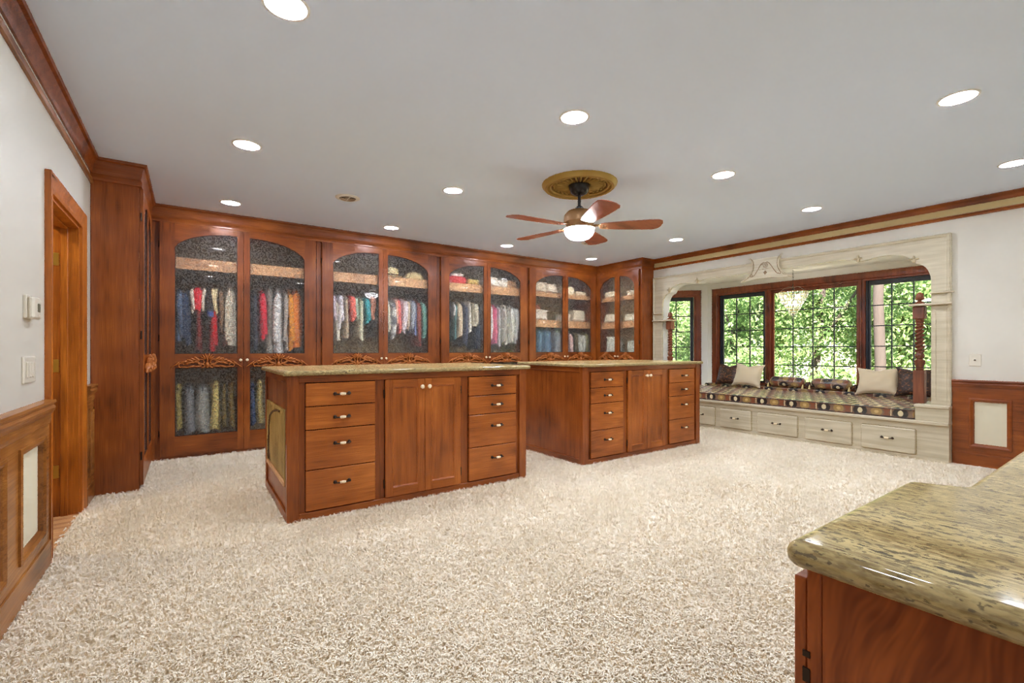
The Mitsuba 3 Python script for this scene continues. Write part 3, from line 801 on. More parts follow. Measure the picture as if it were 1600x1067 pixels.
UPPER = [
    ('A', 'slate blue blouse', -0.084, 0.062, 1.609, 1.134, (78, 92, 118)),
    ('A', 'dark navy shirt', -0.016, 0.063, 1.601, 1.115, (46, 56, 78)),
    ('A', 'white shirt with a narrow visible edge', 0.029, 0.026, 1.687, 1.424, (214, 209, 200)),
    ('A', 'bright red cardigan', 0.074, 0.064, 1.697, 1.426, (205, 44, 58)),
    ('A', 'long dark red dress', 0.074, 0.053, 1.678, 1.025, (112, 48, 46)),
    ('A', 'thin white shirt by the red cardigan', 0.122, 0.022, 1.695, 1.441, (222, 214, 200)),
    ('A', 'black jacket with blue cuffs', 0.166, 0.066, 1.698, 1.352, (44, 40, 38)),
    ('A', 'cream blouse', 0.223, 0.039, 1.703, 1.420, (222, 207, 165)),
    ('A', 'long red dress behind the cream blouse', 0.201, 0.050, 1.668, 1.038, (186, 38, 46)),
    ('A', 'brown cardigan', 0.271, 0.034, 1.706, 1.223, (120, 96, 76)),
    ('A', 'long ivory coat', 0.353, 0.086, 1.719, 1.091, (216, 212, 196)),
    ('A', 'charcoal dress', 0.573, 0.060, 1.710, 1.024, (58, 62, 76)),
    ('A', 'red scarf top', 0.646, 0.049, 1.715, 1.162, (198, 42, 62)),
    ('A', 'mid grey trousers', 0.723, 0.069, 1.728, 1.010, (150, 148, 142)),
    ('A', 'pale grey shirt', 0.808, 0.089, 1.734, 1.009, (203, 205, 208)),
    ('A', 'taupe grey shirt', 0.875, 0.032, 1.740, 1.037, (168, 162, 158)),
    ('A', 'amber orange sweater', 0.924, 0.052, 1.736, 1.037, (222, 146, 52)),
    ('A', 'bright orange sweater', 1.000, 0.086, 1.742, 1.073, (228, 132, 62)),
    ('B', 'lavender pink blouse', 1.390, 0.043, 1.712, 1.397, (206, 190, 206)),
    ('B', 'bright white shirt', 1.430, 0.036, 1.715, 1.247, (222, 220, 224)),
    ('B', 'lilac white shirt', 1.478, 0.044, 1.718, 1.400, (214, 211, 226)),
    ('B', 'long white skirt', 1.423, 0.080, 1.669, 1.157, (226, 221, 206)),
    ('B', 'beige dress', 1.533, 0.052, 1.722, 1.189, (190, 174, 152)),
    ('B', 'coral pink top', 1.600, 0.053, 1.719, 1.404, (228, 108, 98)),
    ('B', 'sage green blouse', 1.653, 0.038, 1.699, 1.406, (160, 182, 166)),
    ('B', 'ivory dress', 1.711, 0.062, 1.703, 1.176, (206, 206, 182)),
    ('B', 'teal top', 1.781, 0.047, 1.700, 1.372, (52, 156, 168)),
    ('B', 'rust patterned blouse', 1.840, 0.055, 1.727, 1.413, (180, 120, 100)),
    ('B', 'dark brown dress', 1.891, 0.032, 1.731, 1.217, (72, 62, 60)),
    ('B', 'ivory shirt', 2.033, 0.041, 1.701, 1.260, (221, 216, 196)),
    ('B', 'white blouse with dark stripes', 2.087, 0.050, 1.704, 1.180, (204, 204, 204)),
    ('B', 'peach top', 2.137, 0.034, 1.715, 1.343, (232, 176, 156)),
    ('B', 'salmon coral top', 2.179, 0.034, 1.718, 1.263, (220, 112, 108)),
    ('B', 'lilac print blouse', 2.243, 0.060, 1.714, 1.264, (215, 205, 216)),
    ('B', 'sand beige blouse', 2.299, 0.035, 1.709, 1.307, (196, 180, 160)),
    ('B', 'blue grey shirt', 2.347, 0.044, 1.712, 1.308, (160, 168, 185)),
    ('B', 'periwinkle blue dress', 2.400, 0.044, 1.708, 1.251, (128, 140, 190)),
    ('B', 'brown plaid shirt', 2.453, 0.045, 1.719, 1.102, (132, 72, 66)),
    ('B', 'aqua and sand top', 2.511, 0.054, 1.706, 1.186, (122, 176, 166)),
    ('C', 'black and white jacket', 2.890, 0.048, 1.669, 1.451, (64, 60, 64)),
    ('C', 'white shirt with a dark edge', 2.938, 0.029, 1.698, 1.497, (215, 215, 215)),
    ('C', 'dusty teal dress', 2.982, 0.039, 1.718, 1.192, (100, 142, 148)),
    ('C', 'beige coat', 3.057, 0.090, 1.722, 1.219, (208, 192, 170)),
    ('C', 'dark navy dress', 3.152, 0.061, 1.710, 1.105, (70, 76, 98)),
    ('C', 'white trousers', 3.224, 0.062, 1.732, 1.285, (228, 224, 216)),
    ('C', 'ivory blouse with straps', 3.301, 0.052, 1.728, 1.376, (212, 206, 186)),
    ('C', 'deep blue dress', 3.359, 0.042, 1.713, 1.061, (62, 76, 100)),
    ('C', 'white dress', 3.562, 0.065, 1.725, 1.199, (228, 222, 222)),
    ('C', 'rose pink dress', 3.633, 0.055, 1.720, 1.135, (220, 110, 146)),
    ('C', 'pale silver dress', 3.700, 0.056, 1.724, 1.108, (188, 188, 194)),
    ('C', 'stone grey blouse', 3.762, 0.045, 1.718, 1.155, (176, 172, 168)),
    ('C', 'white linen trousers', 3.830, 0.068, 1.712, 1.137, (224, 222, 212)),
    ('C', 'pearl ivory shirt', 3.904, 0.058, 1.716, 1.166, (208, 207, 202)),
    ('C', 'ice white shirt', 3.974, 0.058, 1.720, 1.138, (202, 207, 208)),
    ('D', 'blue grey dress', 4.454, 0.126, 1.390, 0.913, (96, 124, 150)),
    ('D', 'steel blue dress', 4.620, 0.156, 1.394, 0.911, (88, 114, 140)),
    ('D', 'grey white dress', 4.831, 0.107, 1.400, 0.909, (170, 176, 184)),
    ('D', 'blush pink blouse', 5.098, 0.098, 1.344, 0.906, (206, 178, 176)),
    ('D', 'dark olive blouse', 5.203, 0.057, 1.368, 0.905, (84, 80, 64)),
    ('D', 'pale grey shirt', 5.310, 0.130, 1.338, 0.904, (186, 188, 180)),
    ('D', 'olive green shirt', 5.456, 0.103, 1.363, 0.902, (120, 116, 84)),
]
LOWER = [
    ('A', 'khaki trousers', -0.094, 0.062, 0.710, 0.254, (160, 146, 84)),
    ('A', 'slate grey skirt', -0.003, 0.089, 0.680, 0.213, (112, 116, 122)),
    ('A', 'wide grey skirt', 0.109, 0.113, 0.688, 0.221, (140, 144, 142)),
    ('A', 'pale khaki trousers', 0.221, 0.089, 0.729, 0.223, (190, 176, 112)),
    ('A', 'olive trousers', 0.299, 0.045, 0.693, 0.241, (122, 110, 64)),
    ('A', 'tan trousers', 0.359, 0.052, 0.690, 0.236, (138, 120, 72)),
    ('A', 'denim blue trousers', 0.555, 0.048, 0.682, 0.244, (62, 78, 116)),
    ('A', 'sand khaki trousers', 0.625, 0.067, 0.727, 0.265, (170, 156, 104)),
]
NAMES = {'A': 'the leftmost back wardrobe', 'B': 'the wardrobe with hats', 'C': 'the wardrobe with red cloth', 'D': 'the back right wardrobe'}
KINDS = ('blouse', 'shirt', 'cardigan', 'dress', 'jacket', 'coat', 'trousers', 'skirt', 'sweater', 'top')


def kind_of(d):
    return next((w for w in d.split(' ')[::-1] if w in KINDS), next((w for w in KINDS if w in d), 'top'))


def hang(rows, rod, where):
    for i, (unit, d, x, w, zt, zb, c) in enumerate(rows):
        kd = kind_of(d)
        rd = rod[unit]
        k = thing(kd, f'{d} on the {where} rail in {NAMES[unit]}', kd, f'clothes on the {where} rail in {NAMES[unit]}')
        gz = max(zt, rd - 0.10)
        v, f, col = garment_mesh(max(w * 1.16, 0.034), gz - zb, c, 100 + i + int(rd * 100), kd)
        if 'dark stripes' in d:
            col[(np.floor(v[:, 2] / 0.035) % 2 == 0)] = lin(96, 96, 104)
        if 'blue cuffs' in d:
            col[-16:] = lin(70, 86, 150)
        dy = 0.30 if 'behind' not in d else 0.33
        part(k, 'fabric', (v, f), 'cloth', smooth=True, color=col, M=mv(x, YW + dy, gz))
        part(k, 'hanger', HANGER, None, M=mv(x, YW + 0.30, rd + 0.0) @ np.diag([1, 1, max(0.6, (rd - gz + 0.06) / 0.10), 1.0]), label='dark hanger')


hang(UPPER, {'A': 1.765, 'B': 1.765, 'C': 1.765, 'D': 1.36}, 'upper')
hang(LOWER, {'A': 0.80}, 'lower')


# folded things and hats on the shelves
def lump(w, d, h, seed, rough=0.10):
    m = trimesh.creation.icosphere(subdivisions=3)
    v = m.vertices
    e = np.sign(v) * np.abs(v) ** 0.55
    e = e / np.maximum(1e-9, np.abs(e).max(axis=1))[:, None] * np.linalg.norm(v, axis=1)[:, None] * 0.6 + e * 0.4
    n = meshkit.fbm(v * 2.2 + seed * 7.3, 3, seed) - 0.5
    e = e * (1 + rough * 2 * n[:, None]) * np.array([w / 2, d / 2, h / 2])
    fold = 0.10 * h * np.sin(e[:, 2] / h * 16 + 3 * n)
    e[:, :2] *= (1 + fold / max(w, d))[:, None]
    e[:, 2] += h / 2 * (0.96)
    e[:, 2] = np.maximum(e[:, 2], 0.001)
    return e, m.faces


def shelf_thing(name, label, cat_, x, y, z, w, d, h, color, seed, group=None, M=None, rough=0.10):
    v, f = lump(w, d, h, seed, rough)
    single(name, (v, f), 'cloth', label, cat_, group, smooth=True, color=np.repeat(lin(*color)[None], len(v), 0), M=(mv(x, y, z) if M is None else M))


ST = 1.9505
hat = thing('hat', 'cream straw hat with a dark band beside a dome-shaped hat on the top shelf', 'hat')
part(hat, 'brim', lathe([(0.001, 0.004), (0.10, 0.004), (0.145, 0.012), (0.15, 0.018), (0.10, 0.016)], 28, mv(2.09, 5.68, ST)), 'straw', smooth=40)
part(hat, 'crown', lathe([(0.10, 0.014), (0.096, 0.06), (0.09, 0.115), (0.075, 0.13), (0.001, 0.132)], 28, mv(2.09, 5.68, ST)), 'straw', smooth=40)
part(hat, 'band', lathe([(0.1005, 0.016), (0.1025, 0.018), (0.1, 0.045), (0.0985, 0.047)], 28, mv(2.09, 5.68, ST)), 'vent_dark', smooth=40, label='dark hat band')
scene['straw'] = two({'type': 'diffuse', 'reflectance': rgb(218, 200, 150)})
hat2 = thing('hat', 'dome-shaped cream hat at the right end of the top shelf', 'hat')
part(hat2, 'crown', lathe([(0.128, 0.0), (0.125, 0.03), (0.11, 0.07), (0.08, 0.095), (0.04, 0.108), (0.001, 0.11)], 28, mv(2.40, 5.68, ST)), 'straw', smooth=40)
part(hat2, 'brim', lathe([(0.001, 0.001), (0.125, 0.001), (0.15, 0.004), (0.15, 0.008), (0.12, 0.012)], 28, mv(2.40, 5.68, ST)), 'straw', smooth=40)
shelf_thing('folded_cloth', 'red and white folded cloth at the left of a top shelf', 'cloth', 2.98, 5.70, ST, 0.30, 0.26, 0.10, (214, 70, 78), 1)
shelf_thing('folded_cloth', 'white folded cloth lying on the red cloth', 'cloth', 3.00, 5.70, ST + 0.092, 0.20, 0.22, 0.05, (226, 214, 214), 21)
shelf_thing('folded_cloth', 'mustard folded cloth beside the red cloth', 'cloth', 3.24, 5.70, ST, 0.18, 0.26, 0.08, (196, 166, 92), 2)
shelf_thing('folded_cloth', 'white crumpled cloth leaning on a top shelf', 'cloth', 3.55, 5.70, ST, 0.24, 0.24, 0.15, (230, 226, 220), 3, rough=0.3)
shelf_thing('folded_cloth', 'second white crumpled cloth on a top shelf, beside a tan box', 'cloth', 3.74, 5.69, ST, 0.15, 0.22, 0.11, (222, 216, 208), 4, rough=0.3)
single('box', bx(3.84, 4.00, 5.62, 5.85, ST, ST + 0.12, 0.006), 'wood_pale', 'tan box at the right end of a top shelf', 'box')
single('rod', tube([(-0.1, 5.62, ST + 0.006), (0.1, 5.615, ST + 0.006), (0.36, 5.61, ST + 0.006)], 0.006, 6), 'white_trim', 'thin white rod lying on the top shelf of the leftmost wardrobe', 'rod', smooth=40)
for i, (x, w, h) in enumerate(((4.40, 0.36, 0.17), (4.68, 0.20, 0.15))):
    shelf_thing('linen_pile', ['wide white linen pile on the top shelf of the back right wardrobe', 'small white linen pile next to the wide one on the top shelf'][i], 'linen', x, 5.74, 1.937, w, 0.30, h, (226, 214, 196), 5 + i, rough=0.18)
shelf_thing('linen_pile', 'ivory linen pile on the top shelf behind the right glass door', 'linen', 5.02, 5.74, 1.937, 0.26, 0.30, 0.14, (232, 222, 190), 8, rough=0.15)
shelf_thing('linen_pile', 'low ivory linen pile at the right end of the top shelf', 'linen', 5.30, 5.74, 1.937, 0.26, 0.30, 0.07, (228, 216, 188), 9, rough=0.15)
shelf_thing('folded_cloth', 'white crumpled cloth on the middle shelf of the back right wardrobe', 'cloth', 4.42, 5.74, 1.508, 0.34, 0.28, 0.16, (228, 220, 208), 10, rough=0.3)
shelf_thing('folded_cloth', 'rust coloured cloth on top of the white crumpled cloth', 'cloth', 4.44, 5.76, 1.655, 0.14, 0.16, 0.09, (150, 92, 74), 11, rough=0.25)
shelf_thing('handbag', 'round white bag on the middle shelf of the back right wardrobe', 'bag', 5.30, 5.74, 1.508, 0.26, 0.20, 0.20, (226, 218, 196), 12, rough=0.08)
shelf_thing('folded_cloth', 'small white cloth beside the round white bag', 'cloth', 5.02, 5.74, 1.508, 0.18, 0.22, 0.12, (220, 206, 186), 13, rough=0.2)
for i, (y, z, h, c) in enumerate(((5.28, 1.90, 0.10, (226, 218, 192)), (4.82, 1.90, 0.08, (222, 214, 190)), (5.28, 1.492, 0.14, (224, 220, 198)), (4.85, 1.492, 0.12, (218, 214, 190)), (5.24, 0.972, 0.3, (206, 212, 200)), (4.80, 0.972, 0.22, (196, 204, 190)))):
    shelf_thing('linen_pile', ['ivory linen pile on the top shelf behind the narrow left door', 'ivory linen pile on the top shelf behind the narrow right door', 'white linen pile on the middle shelf behind the narrow left door', 'white linen pile on the middle shelf behind the narrow right door', 'tall pale bundle on the lower shelf behind the narrow left door', 'pale bundle on the lower shelf behind the narrow right door'][i], 'linen', 0, 0, 0, 0.24, 0.17, h, c, 30 + i, M=mv(5.71, y, z) @ rz(90), rough=0.15)

# ------------------------------------------------------------------ islands
def pull_mesh():
    ms = []
    for s in (-1, 1):
        ms.append(lathe([(0.0005, 0), (0.011, 0), (0.012, 0.003), (0.006, 0.006), (0.0045, 0.020), (0.0005, 0.022)], 10, mv(s * 0.043, 0, 0)))
    u = np.linspace(-0.05, 0.05, 9)
    ms.append(tube(np.column_stack([u, -0.003 * np.cos(u * 30), 0.021 + 0.004 * np.cos(u * 31)]), 0.0042, 8))
    return cat(ms)


PULL = mikit.ply(pull_mesh(), 'dark_metal', smooth=40)
GRIP = mikit.ply(xf(lathe([(0.0005, -0.02), (0.0075, -0.018), (0.0095, -0.008), (0.0095, 0.008), (0.0075, 0.018), (0.0005, 0.02)], 12), mat4((0, 1, 0), (0, 0, 1), (1, 0, 0), (0, 0, 0.0255))), 'ceramic', smooth=40)


def pull(par, M, u, v, w=0.0):
    part(par, 'handle', PULL, None, M=M @ mv(u, v, w), label='dark metal bail handle')
    part(par, 'handle_grip', GRIP, None, M=M @ mv(u, v, w), label='cream ceramic handle grip')


ZD = [(0.698, 0.842), (0.553, 0.695), (0.305, 0.550), (0.052, 0.302)]


def island(x0, y0, label, ends):
    k = thing('dresser_island', label, 'cabinet')
    W, D, M = 1.79, 0.96, mv(x0, y0, 0)
    F = M @ FRONT
    zt = 0.89
    put = lambda n, m, mat, par=None, **kw: part(par or k, n, xf(m, M), mat, **kw)
    # posts, rails, stiles; the front recessed 18 mm between the posts
    put('corner_post', bx(0, 0.067, 0, 0.05, 0, zt, 0.003), 'wood_z')
    put('corner_post', bx(W - 0.067, W, 0, 0.05, 0, zt, 0.003), 'wood_z')
    put('corner_post', bx(0, 0.05, D - 0.05, D, 0, zt, 0.003), 'wood_z')
    put('corner_post', bx(W - 0.05, W, D - 0.05, D, 0, zt, 0.003), 'wood_z')
    put('base_rail', bx(0.067, W - 0.067, 0.004, 0.03, 0, 0.046, 0.003), 'wood_x')
    put('top_rail', bx(0.067, W - 0.067, 0.004, 0.03, 0.847, zt, 0.002), 'wood_x')
    for a, b in ((0.067, 0.104), (0.540, 0.604), (1.184, 1.251), (1.692, 1.723)):
        put('stile', bx(a, b, 0.020, 0.040, 0.046, 0.847), 'wood_z')
    put('body', cat(bx(0.05, W - 0.05, 0.041, 0.06, 0.04, zt), bx(0.05, W - 0.05, D - 0.03, D - 0.012, 0.02, zt), bx(0.05, W - 0.05, 0.06, D - 0.03, 0.85, zt)), 'wood_dark')
    for s, xa, xb in ((0, 0.012, 0.028), (1, W - 0.028, W - 0.012)):
        put('end_panel', bx(xa, xb, 0.05, D - 0.05, 0.03, zt), 'wood_z')
        xo = (0, 0.03) if s == 0 else (W - 0.03, W)
        put('end_rail', bx(xo[0], xo[1], 0.05, D - 0.05, 0, 0.055, 0.002), 'wood_y')
        put('end_rail', bx(xo[0], xo[1], 0.05, D - 0.05, 0.845, zt, 0.002), 'wood_y')
    for a, b in ((0.106, 0.537), (1.254, 1.689)):
        for z0, z1 in ZD:
            d = put('drawer', bx(a, b, 0.0, 0.02, z0 + 0.001, z1 - 0.001, 0.003), 'wood_drawer_lit')
            pull(d, F, (a + b) / 2 + (0.0 if a < 0.5 else 0.03), z1 - (0.072 if z1 > 0.6 else 0.092), 0.0)
    for a, b, s in ((0.607, 0.893, -1), (0.896, 1.182, 1)):
        z0, z1, fw = 0.048, 0.845, 0.052
        d = put('door', cat(bx(a, a + fw, 0, 0.02, z0, z1, 0.002), bx(b - fw, b, 0, 0.02, z0, z1, 0.002)), 'wood_door_lit')
        put('door_rail', bx(a + fw, b - fw, 0, 0.02, z0, z0 + fw + 0.01, 0.002), 'wood_drawer_lit', d)
        put('door_rail', bx(a + fw, b - fw, 0, 0.02, z1 - fw, z1, 0.002), 'wood_drawer_lit', d)
        put('door_panel', bx(a + fw - 0.005, b - fw + 0.005, 0.010, 0.018, z0 + fw, z1 - fw), 'wood_door_lit', d)
        put('panel_bead', xf(picture_mould(a + fw, b - fw, z0 + fw + 0.01, z1 - fw, [(0, -0.012), (0, -0.001), (0.007, -0.006), (0.009, -0.012)], FRONT), np.eye(4)), 'wood_door_lit', d)
        part(d, 'knob', KNOB, None, M=F @ mv(b - 0.026 if s < 0 else a + 0.026, 0.79, 0.0), label='round cream knob')
        for z in (0.14, 0.75):
            put('hinge', lathe([(0.0005, -0.028), (0.005, -0.028), (0.005, 0.028), (0.0005, 0.028)], 8, mv((a - 0.006) if s < 0 else (b + 0.006), 0.012, z)), 'dark_metal', d)
    if ends:        # a rustic panel of planks framed by a crooked branch, set in the left end
        r = part(k, 'rustic_panel', xf(bx(0.008, 0.0119, 0.10, 0.88, 0.20, 0.675), M), 'wood_plank', label='rustic plank panel framed by a crooked branch')
        n = 9
        for i in range(n):
            a, b = 0.115 + i * 0.66 / n, 0.115 + (i + 1) * 0.66 / n
            put('plank', bx(0.0045, 0.008, a + 0.002, b - 0.002, 0.245, 0.655 - 0.012 * ((i * 7) % 3), 0.0012), 'wood_plank', r)
        t = np.linspace(0, 1, 18)
        put('branch', tube(np.column_stack([np.full(18, 0.004), 0.80 - 0.05 * t ** 2 + 0.012 * np.sin(t * 17), 0.245 + 0.30 * t]), 0.011 - 0.003 * t, 7), 'wood_dark_branch', r, smooth=50)
        put('branch', tube(np.column_stack([np.full(18, 0.004), 0.75 - 0.44 * np.sin(t * 1.5) ** 1.0 * t, 0.53 + 0.115 * np.sin(t * 1.6)]), 0.010 - 0.004 * t, 7), 'wood_dark_branch', r, smooth=50)
        put('branch', tube(np.column_stack([np.full(18, 0.004), 0.80 - 0.07 * t, 0.36 - 0.11 * t + 0.006 * np.sin(t * 11)]), 0.009 - 0.003 * t, 7), 'wood_dark_branch', r, smooth=50)
        put('border', cat(bx(0.0, 0.010, 0.855, 0.88, 0.22, 0.675, 0.003), bx(0.0, 0.010, 0.10, 0.115, 0.22, 0.675, 0.003), bx(0.0, 0.010, 0.115, 0.855, 0.655, 0.675, 0.003)), 'wood_plank', r)
        put('ledge', bx(-0.004, 0.011, 0.10, 0.88, 0.20, 0.232, 0.005), 'wood_pale', r, label='pale wooden ledge')
    return k


scene['wood_dark_branch'] = two(pri(rgb(88, 62, 30), 0.6))
I1, I2, IY = 0.479, 2.904, 3.05
island(I1, IY, 'cherry drawer island with a rustic plank panel in its left end', True)
island(I2, IY, 'cherry drawer island beside the window seat', False)
for x0, s in ((I1, 'granite countertop on the island nearest the left wall'), (I2, 'granite countertop on the island beside the window seat')):
    o = 0.027
    p = rounded([(x0 - o, IY - o - 0.005), (x0 + 1.79 + o, IY - o - 0.005), (x0 + 1.79 + o, IY + 0.96 + o), (x0 - o, IY + 0.96 + o)], 0.012)
    single('countertop', loft(p, bull(0.8905, 0.921, 4)), 'granite', s, 'countertop', smooth=40)

# ------------------------------------------------------------------ the desk in the foreground
dk = thing('desk', 'red-brown desk cabinet in the right foreground under thick granite', 'desk')
DX, DF = 0.772, 0.322
part(dk, 'side_panel', bx(DX, DX + 0.019, YN + 0.003, DF - 0.022, 0, 0.719), 'wood_side', label='red-brown side panel')
part(dk, 'corner_stile', bx(DX - 0.001, DX + 0.035, DF - 0.021, DF - 0.001, 0, 0.719, 0.002), 'wood_side')
dr_ = part(dk, 'door', bx(DX + 0.002, DX + 0.47, DF, DF + 0.018, 0.05, 0.70, 0.002), 'wood_side')
part(dk, 'hinge', cat(bx(DX - 0.0035, DX - 0.0005, DF - 0.006, DF + 0.004, 0.545, 0.566), bx(DX - 0.0035, DX - 0.0005, DF - 0.006, DF + 0.004, 0.583, 0.592)), 'dark_metal', label='dark hinge')
part(dk, 'pedestal', cat(bx(DX + 0.02, DX + 0.52, YN + 0.003, DF - 0.0225, 0.02, 0.715)), 'wood_side')
part(dk, 'apron', bx(DX + 0.52, XR - 0.003, 0.20, 0.22, 0.56, 0.719), 'wood_x')
part(dk, 'side_panel', bx(XR - 0.03, XR - 0.003, YN + 0.003, 0.20, 0, 0.719), 'wood_side')
part(dk, 'middle_support', bx(3.3, 3.34, YN + 0.003, 0.20, 0, 0.719), 'wood_side')
pc = Polygon([(0.745, YN + 0.002), (XR - 0.025, YN + 0.002), (XR - 0.025, 0.258), (1.36, 0.258), (1.315, 0.345), (0.745, 0.345)])
pc = pc.buffer(-0.02).buffer(0.02, quad_segs=5).buffer(0.03).buffer(-0.03, quad_segs=5).simplify(0.0004)
q = np.array(pc.exterior.coords)[:-1]
single('countertop', loft(q if pc.exterior.is_ccw else q[::-1], bull(0.7195, 0.76, 6)), 'granite', 'thick speckled granite countertop in the right foreground, with rounded edges', 'countertop', smooth=40)

# ------------------------------------------------------------------ the window seat
SX = 5.72
se = thing('window_seat', 'cream painted bench with five drawers under the window', 'bench')
SY0, SY1 = 1.188, 4.545
part(se, 'base', cat(bx(SX, XR - 0.002, SY0, SY1, 0, 0.345), bx(XR + 0.127, 6.2, 0.5, 5.3, 0, 0.374), bx(XR - 0.0, XR + 0.126, 1.27, 4.46, 0, 0.374), bx(6.2, 7.14, 1.36, 4.46, 0, 0.374)), 'paint_cream')
part(se, 'ledge', bx(SX - 0.035, XR - 0.001, SY0 - 0.004, SY1 + 0.003, 0.345, 0.375, 0.006), 'paint_cream')
part(se, 'toe_rail', bx(SX - 0.006, SX, SY0, SY1, 0, 0.035, 0.002), 'paint_cream')
for a, b in ((1.423, 1.860), (1.944, 2.393), (2.473, 2.928), (3.005, 3.414), (3.49, 3.90), (3.98, 4.38)):
    Ms = mat4((0, -1, 0), (0, 0, 1), (-1, 0, 0), (SX, 0, 0))
    pr = sbox(-b, 0.045, -a, 0.283).buffer(-0.012).buffer(0.012, quad_segs=3)
    d = part(se, 'drawer', xf(loft(np.array(pr.exterior.coords)[:-1][::1 if pr.exterior.is_ccw else -1], [(0.0, 0.0), (0.0, 0.016), (0.007, 0.022)]), Ms), 'paint_cream')
    part(d, 'edge_glaze_shadow', xf(extrude(pr.buffer(0.005).difference(pr.buffer(-0.0005)), 0.003), Ms), 'glaze_shadow', label='darker antique glaze and painted shadow line around the drawer edge')
    pull(d, Ms, -(a + b) / 2, 0.175, 0.022)
for i, (a, b) in enumerate(((SY0, 1.432), (4.30, SY1))):
    part(se, 'end_block', cat(bx(SX + 0.004, XR - 0.001, a, b, 0.375, 0.50, 0.003), bx(XR - 0.001, XR + 0.30, max(a, 1.27), min(b, 4.46), 0.375, 0.50)), 'paint_cream')
    part(se, 'end_cap', cat(bx(SX - 0.012, XR - 0.001, a - 0.004 * (i == 0), b + 0.006 * (i == 0), 0.50, 0.528, 0.005), bx(XR - 0.001, XR + 0.30, max(a, 1.27), min(b, 4.46), 0.50, 0.528)), 'paint_cream')
cu = rounded([(SX + 0.012, 1.436), (6.135, 1.436), (6.135, 0.62), (6.30, 0.60), (6.96, 1.36), (6.96, 4.46), (6.30, 5.16), (6.135, 5.1), (6.135, 4.296), (SX + 0.012, 4.296)], 0.015)
ck = thing('seat_cushion', 'long patterned seat cushion with dark ovals on the window bench', 'cushion')
part(ck, 'cover', loft(cu, [(0.006, 0.377), (0.0, 0.384), (0.0, 0.458), (0.004, 0.466), (0.03, 0.470), (0.10, 0.472)]), 'seat_fabric', smooth=50)
part(ck, 'piping', cat(*[tube(np.vstack([np.column_stack([cu, np.full(len(cu), z)]), [[*cu[0], z]]]), 0.005, 6) for z in (0.384, 0.462)]), 'brown_fabric', smooth=50)
bc = rounded([(6.97, 1.40), (7.13, 1.40), (7.13, 4.44), (6.97, 4.44)], 0.012)
single('sill_cushion', loft(bc, [(0.008, 0.3755), (0.0, 0.39), (0.0, 0.492), (0.006, 0.502), (0.03, 0.505)]), 'seat_fabric', 'narrow patterned cushion along the window sill behind the pillows', 'cushion', smooth=50)


# pillows
def pillow(w, h, t, seed):
    n = 22
    u, v = np.meshgrid(np.linspace(-1, 1, n), np.linspace(-1, 1, n), indexing='ij')
    pinch = 1 - 0.17 * (1 - u ** 2) * np.abs(v) ** 3
    pinch2 = 1 - 0.15 * (1 - v ** 2) * np.abs(u) ** 3
    X, Z = u * w / 2 * pinch2, v * h / 2 * pinch
    Z = Z - 0.09 * h * np.exp(-(u / 0.25) ** 2) * np.clip(v, 0, 1) ** 2
    prof = np.clip((1 - np.abs(u) ** 2.6) * (1 - np.abs(v) ** 2.6), 0, 1) ** 0.55
    ms = []
    for s in (-1, 1):
        p = np.stack([u * 2.2, v * 2.2, u * 0 + seed + s], -1)
        Y = s * (prof * t / 2 * (1 + 0.35 * (meshkit.fbm(p, 3, seed) - 0.5)))
        i, j = np.meshgrid(np.arange(n - 1), np.arange(n - 1), indexing='ij')
        a = (i * n + j).ravel()
        q = np.column_stack([a, a + n, a + n + 1, a + 1])
        if s > 0:
            q = q[:, ::-1]
        ms.append(tm(np.stack([X, Y, Z], -1).reshape(-1, 3), np.vstack([q[:, [0, 1, 2]], q[:, [0, 2, 3]]])))
    return cat(ms)


def put_pillow(y, x, w, h, mat, label, yaw=90, tilt=14, roll=0, seed=1):
    k = thing('pillow', label, 'pillow')
    M = mv(x, y, 0.508 + h * 0.42) @ rz(yaw) @ rot(tilt, (1, 0, 0)) @ rot(roll, (0, 1, 0))
    part(k, 'cover', xf(pillow(w, h, 0.17, seed), M), mat, smooth=True)
    n = 22
    e = np.linspace(-1, 1, n)
    return k


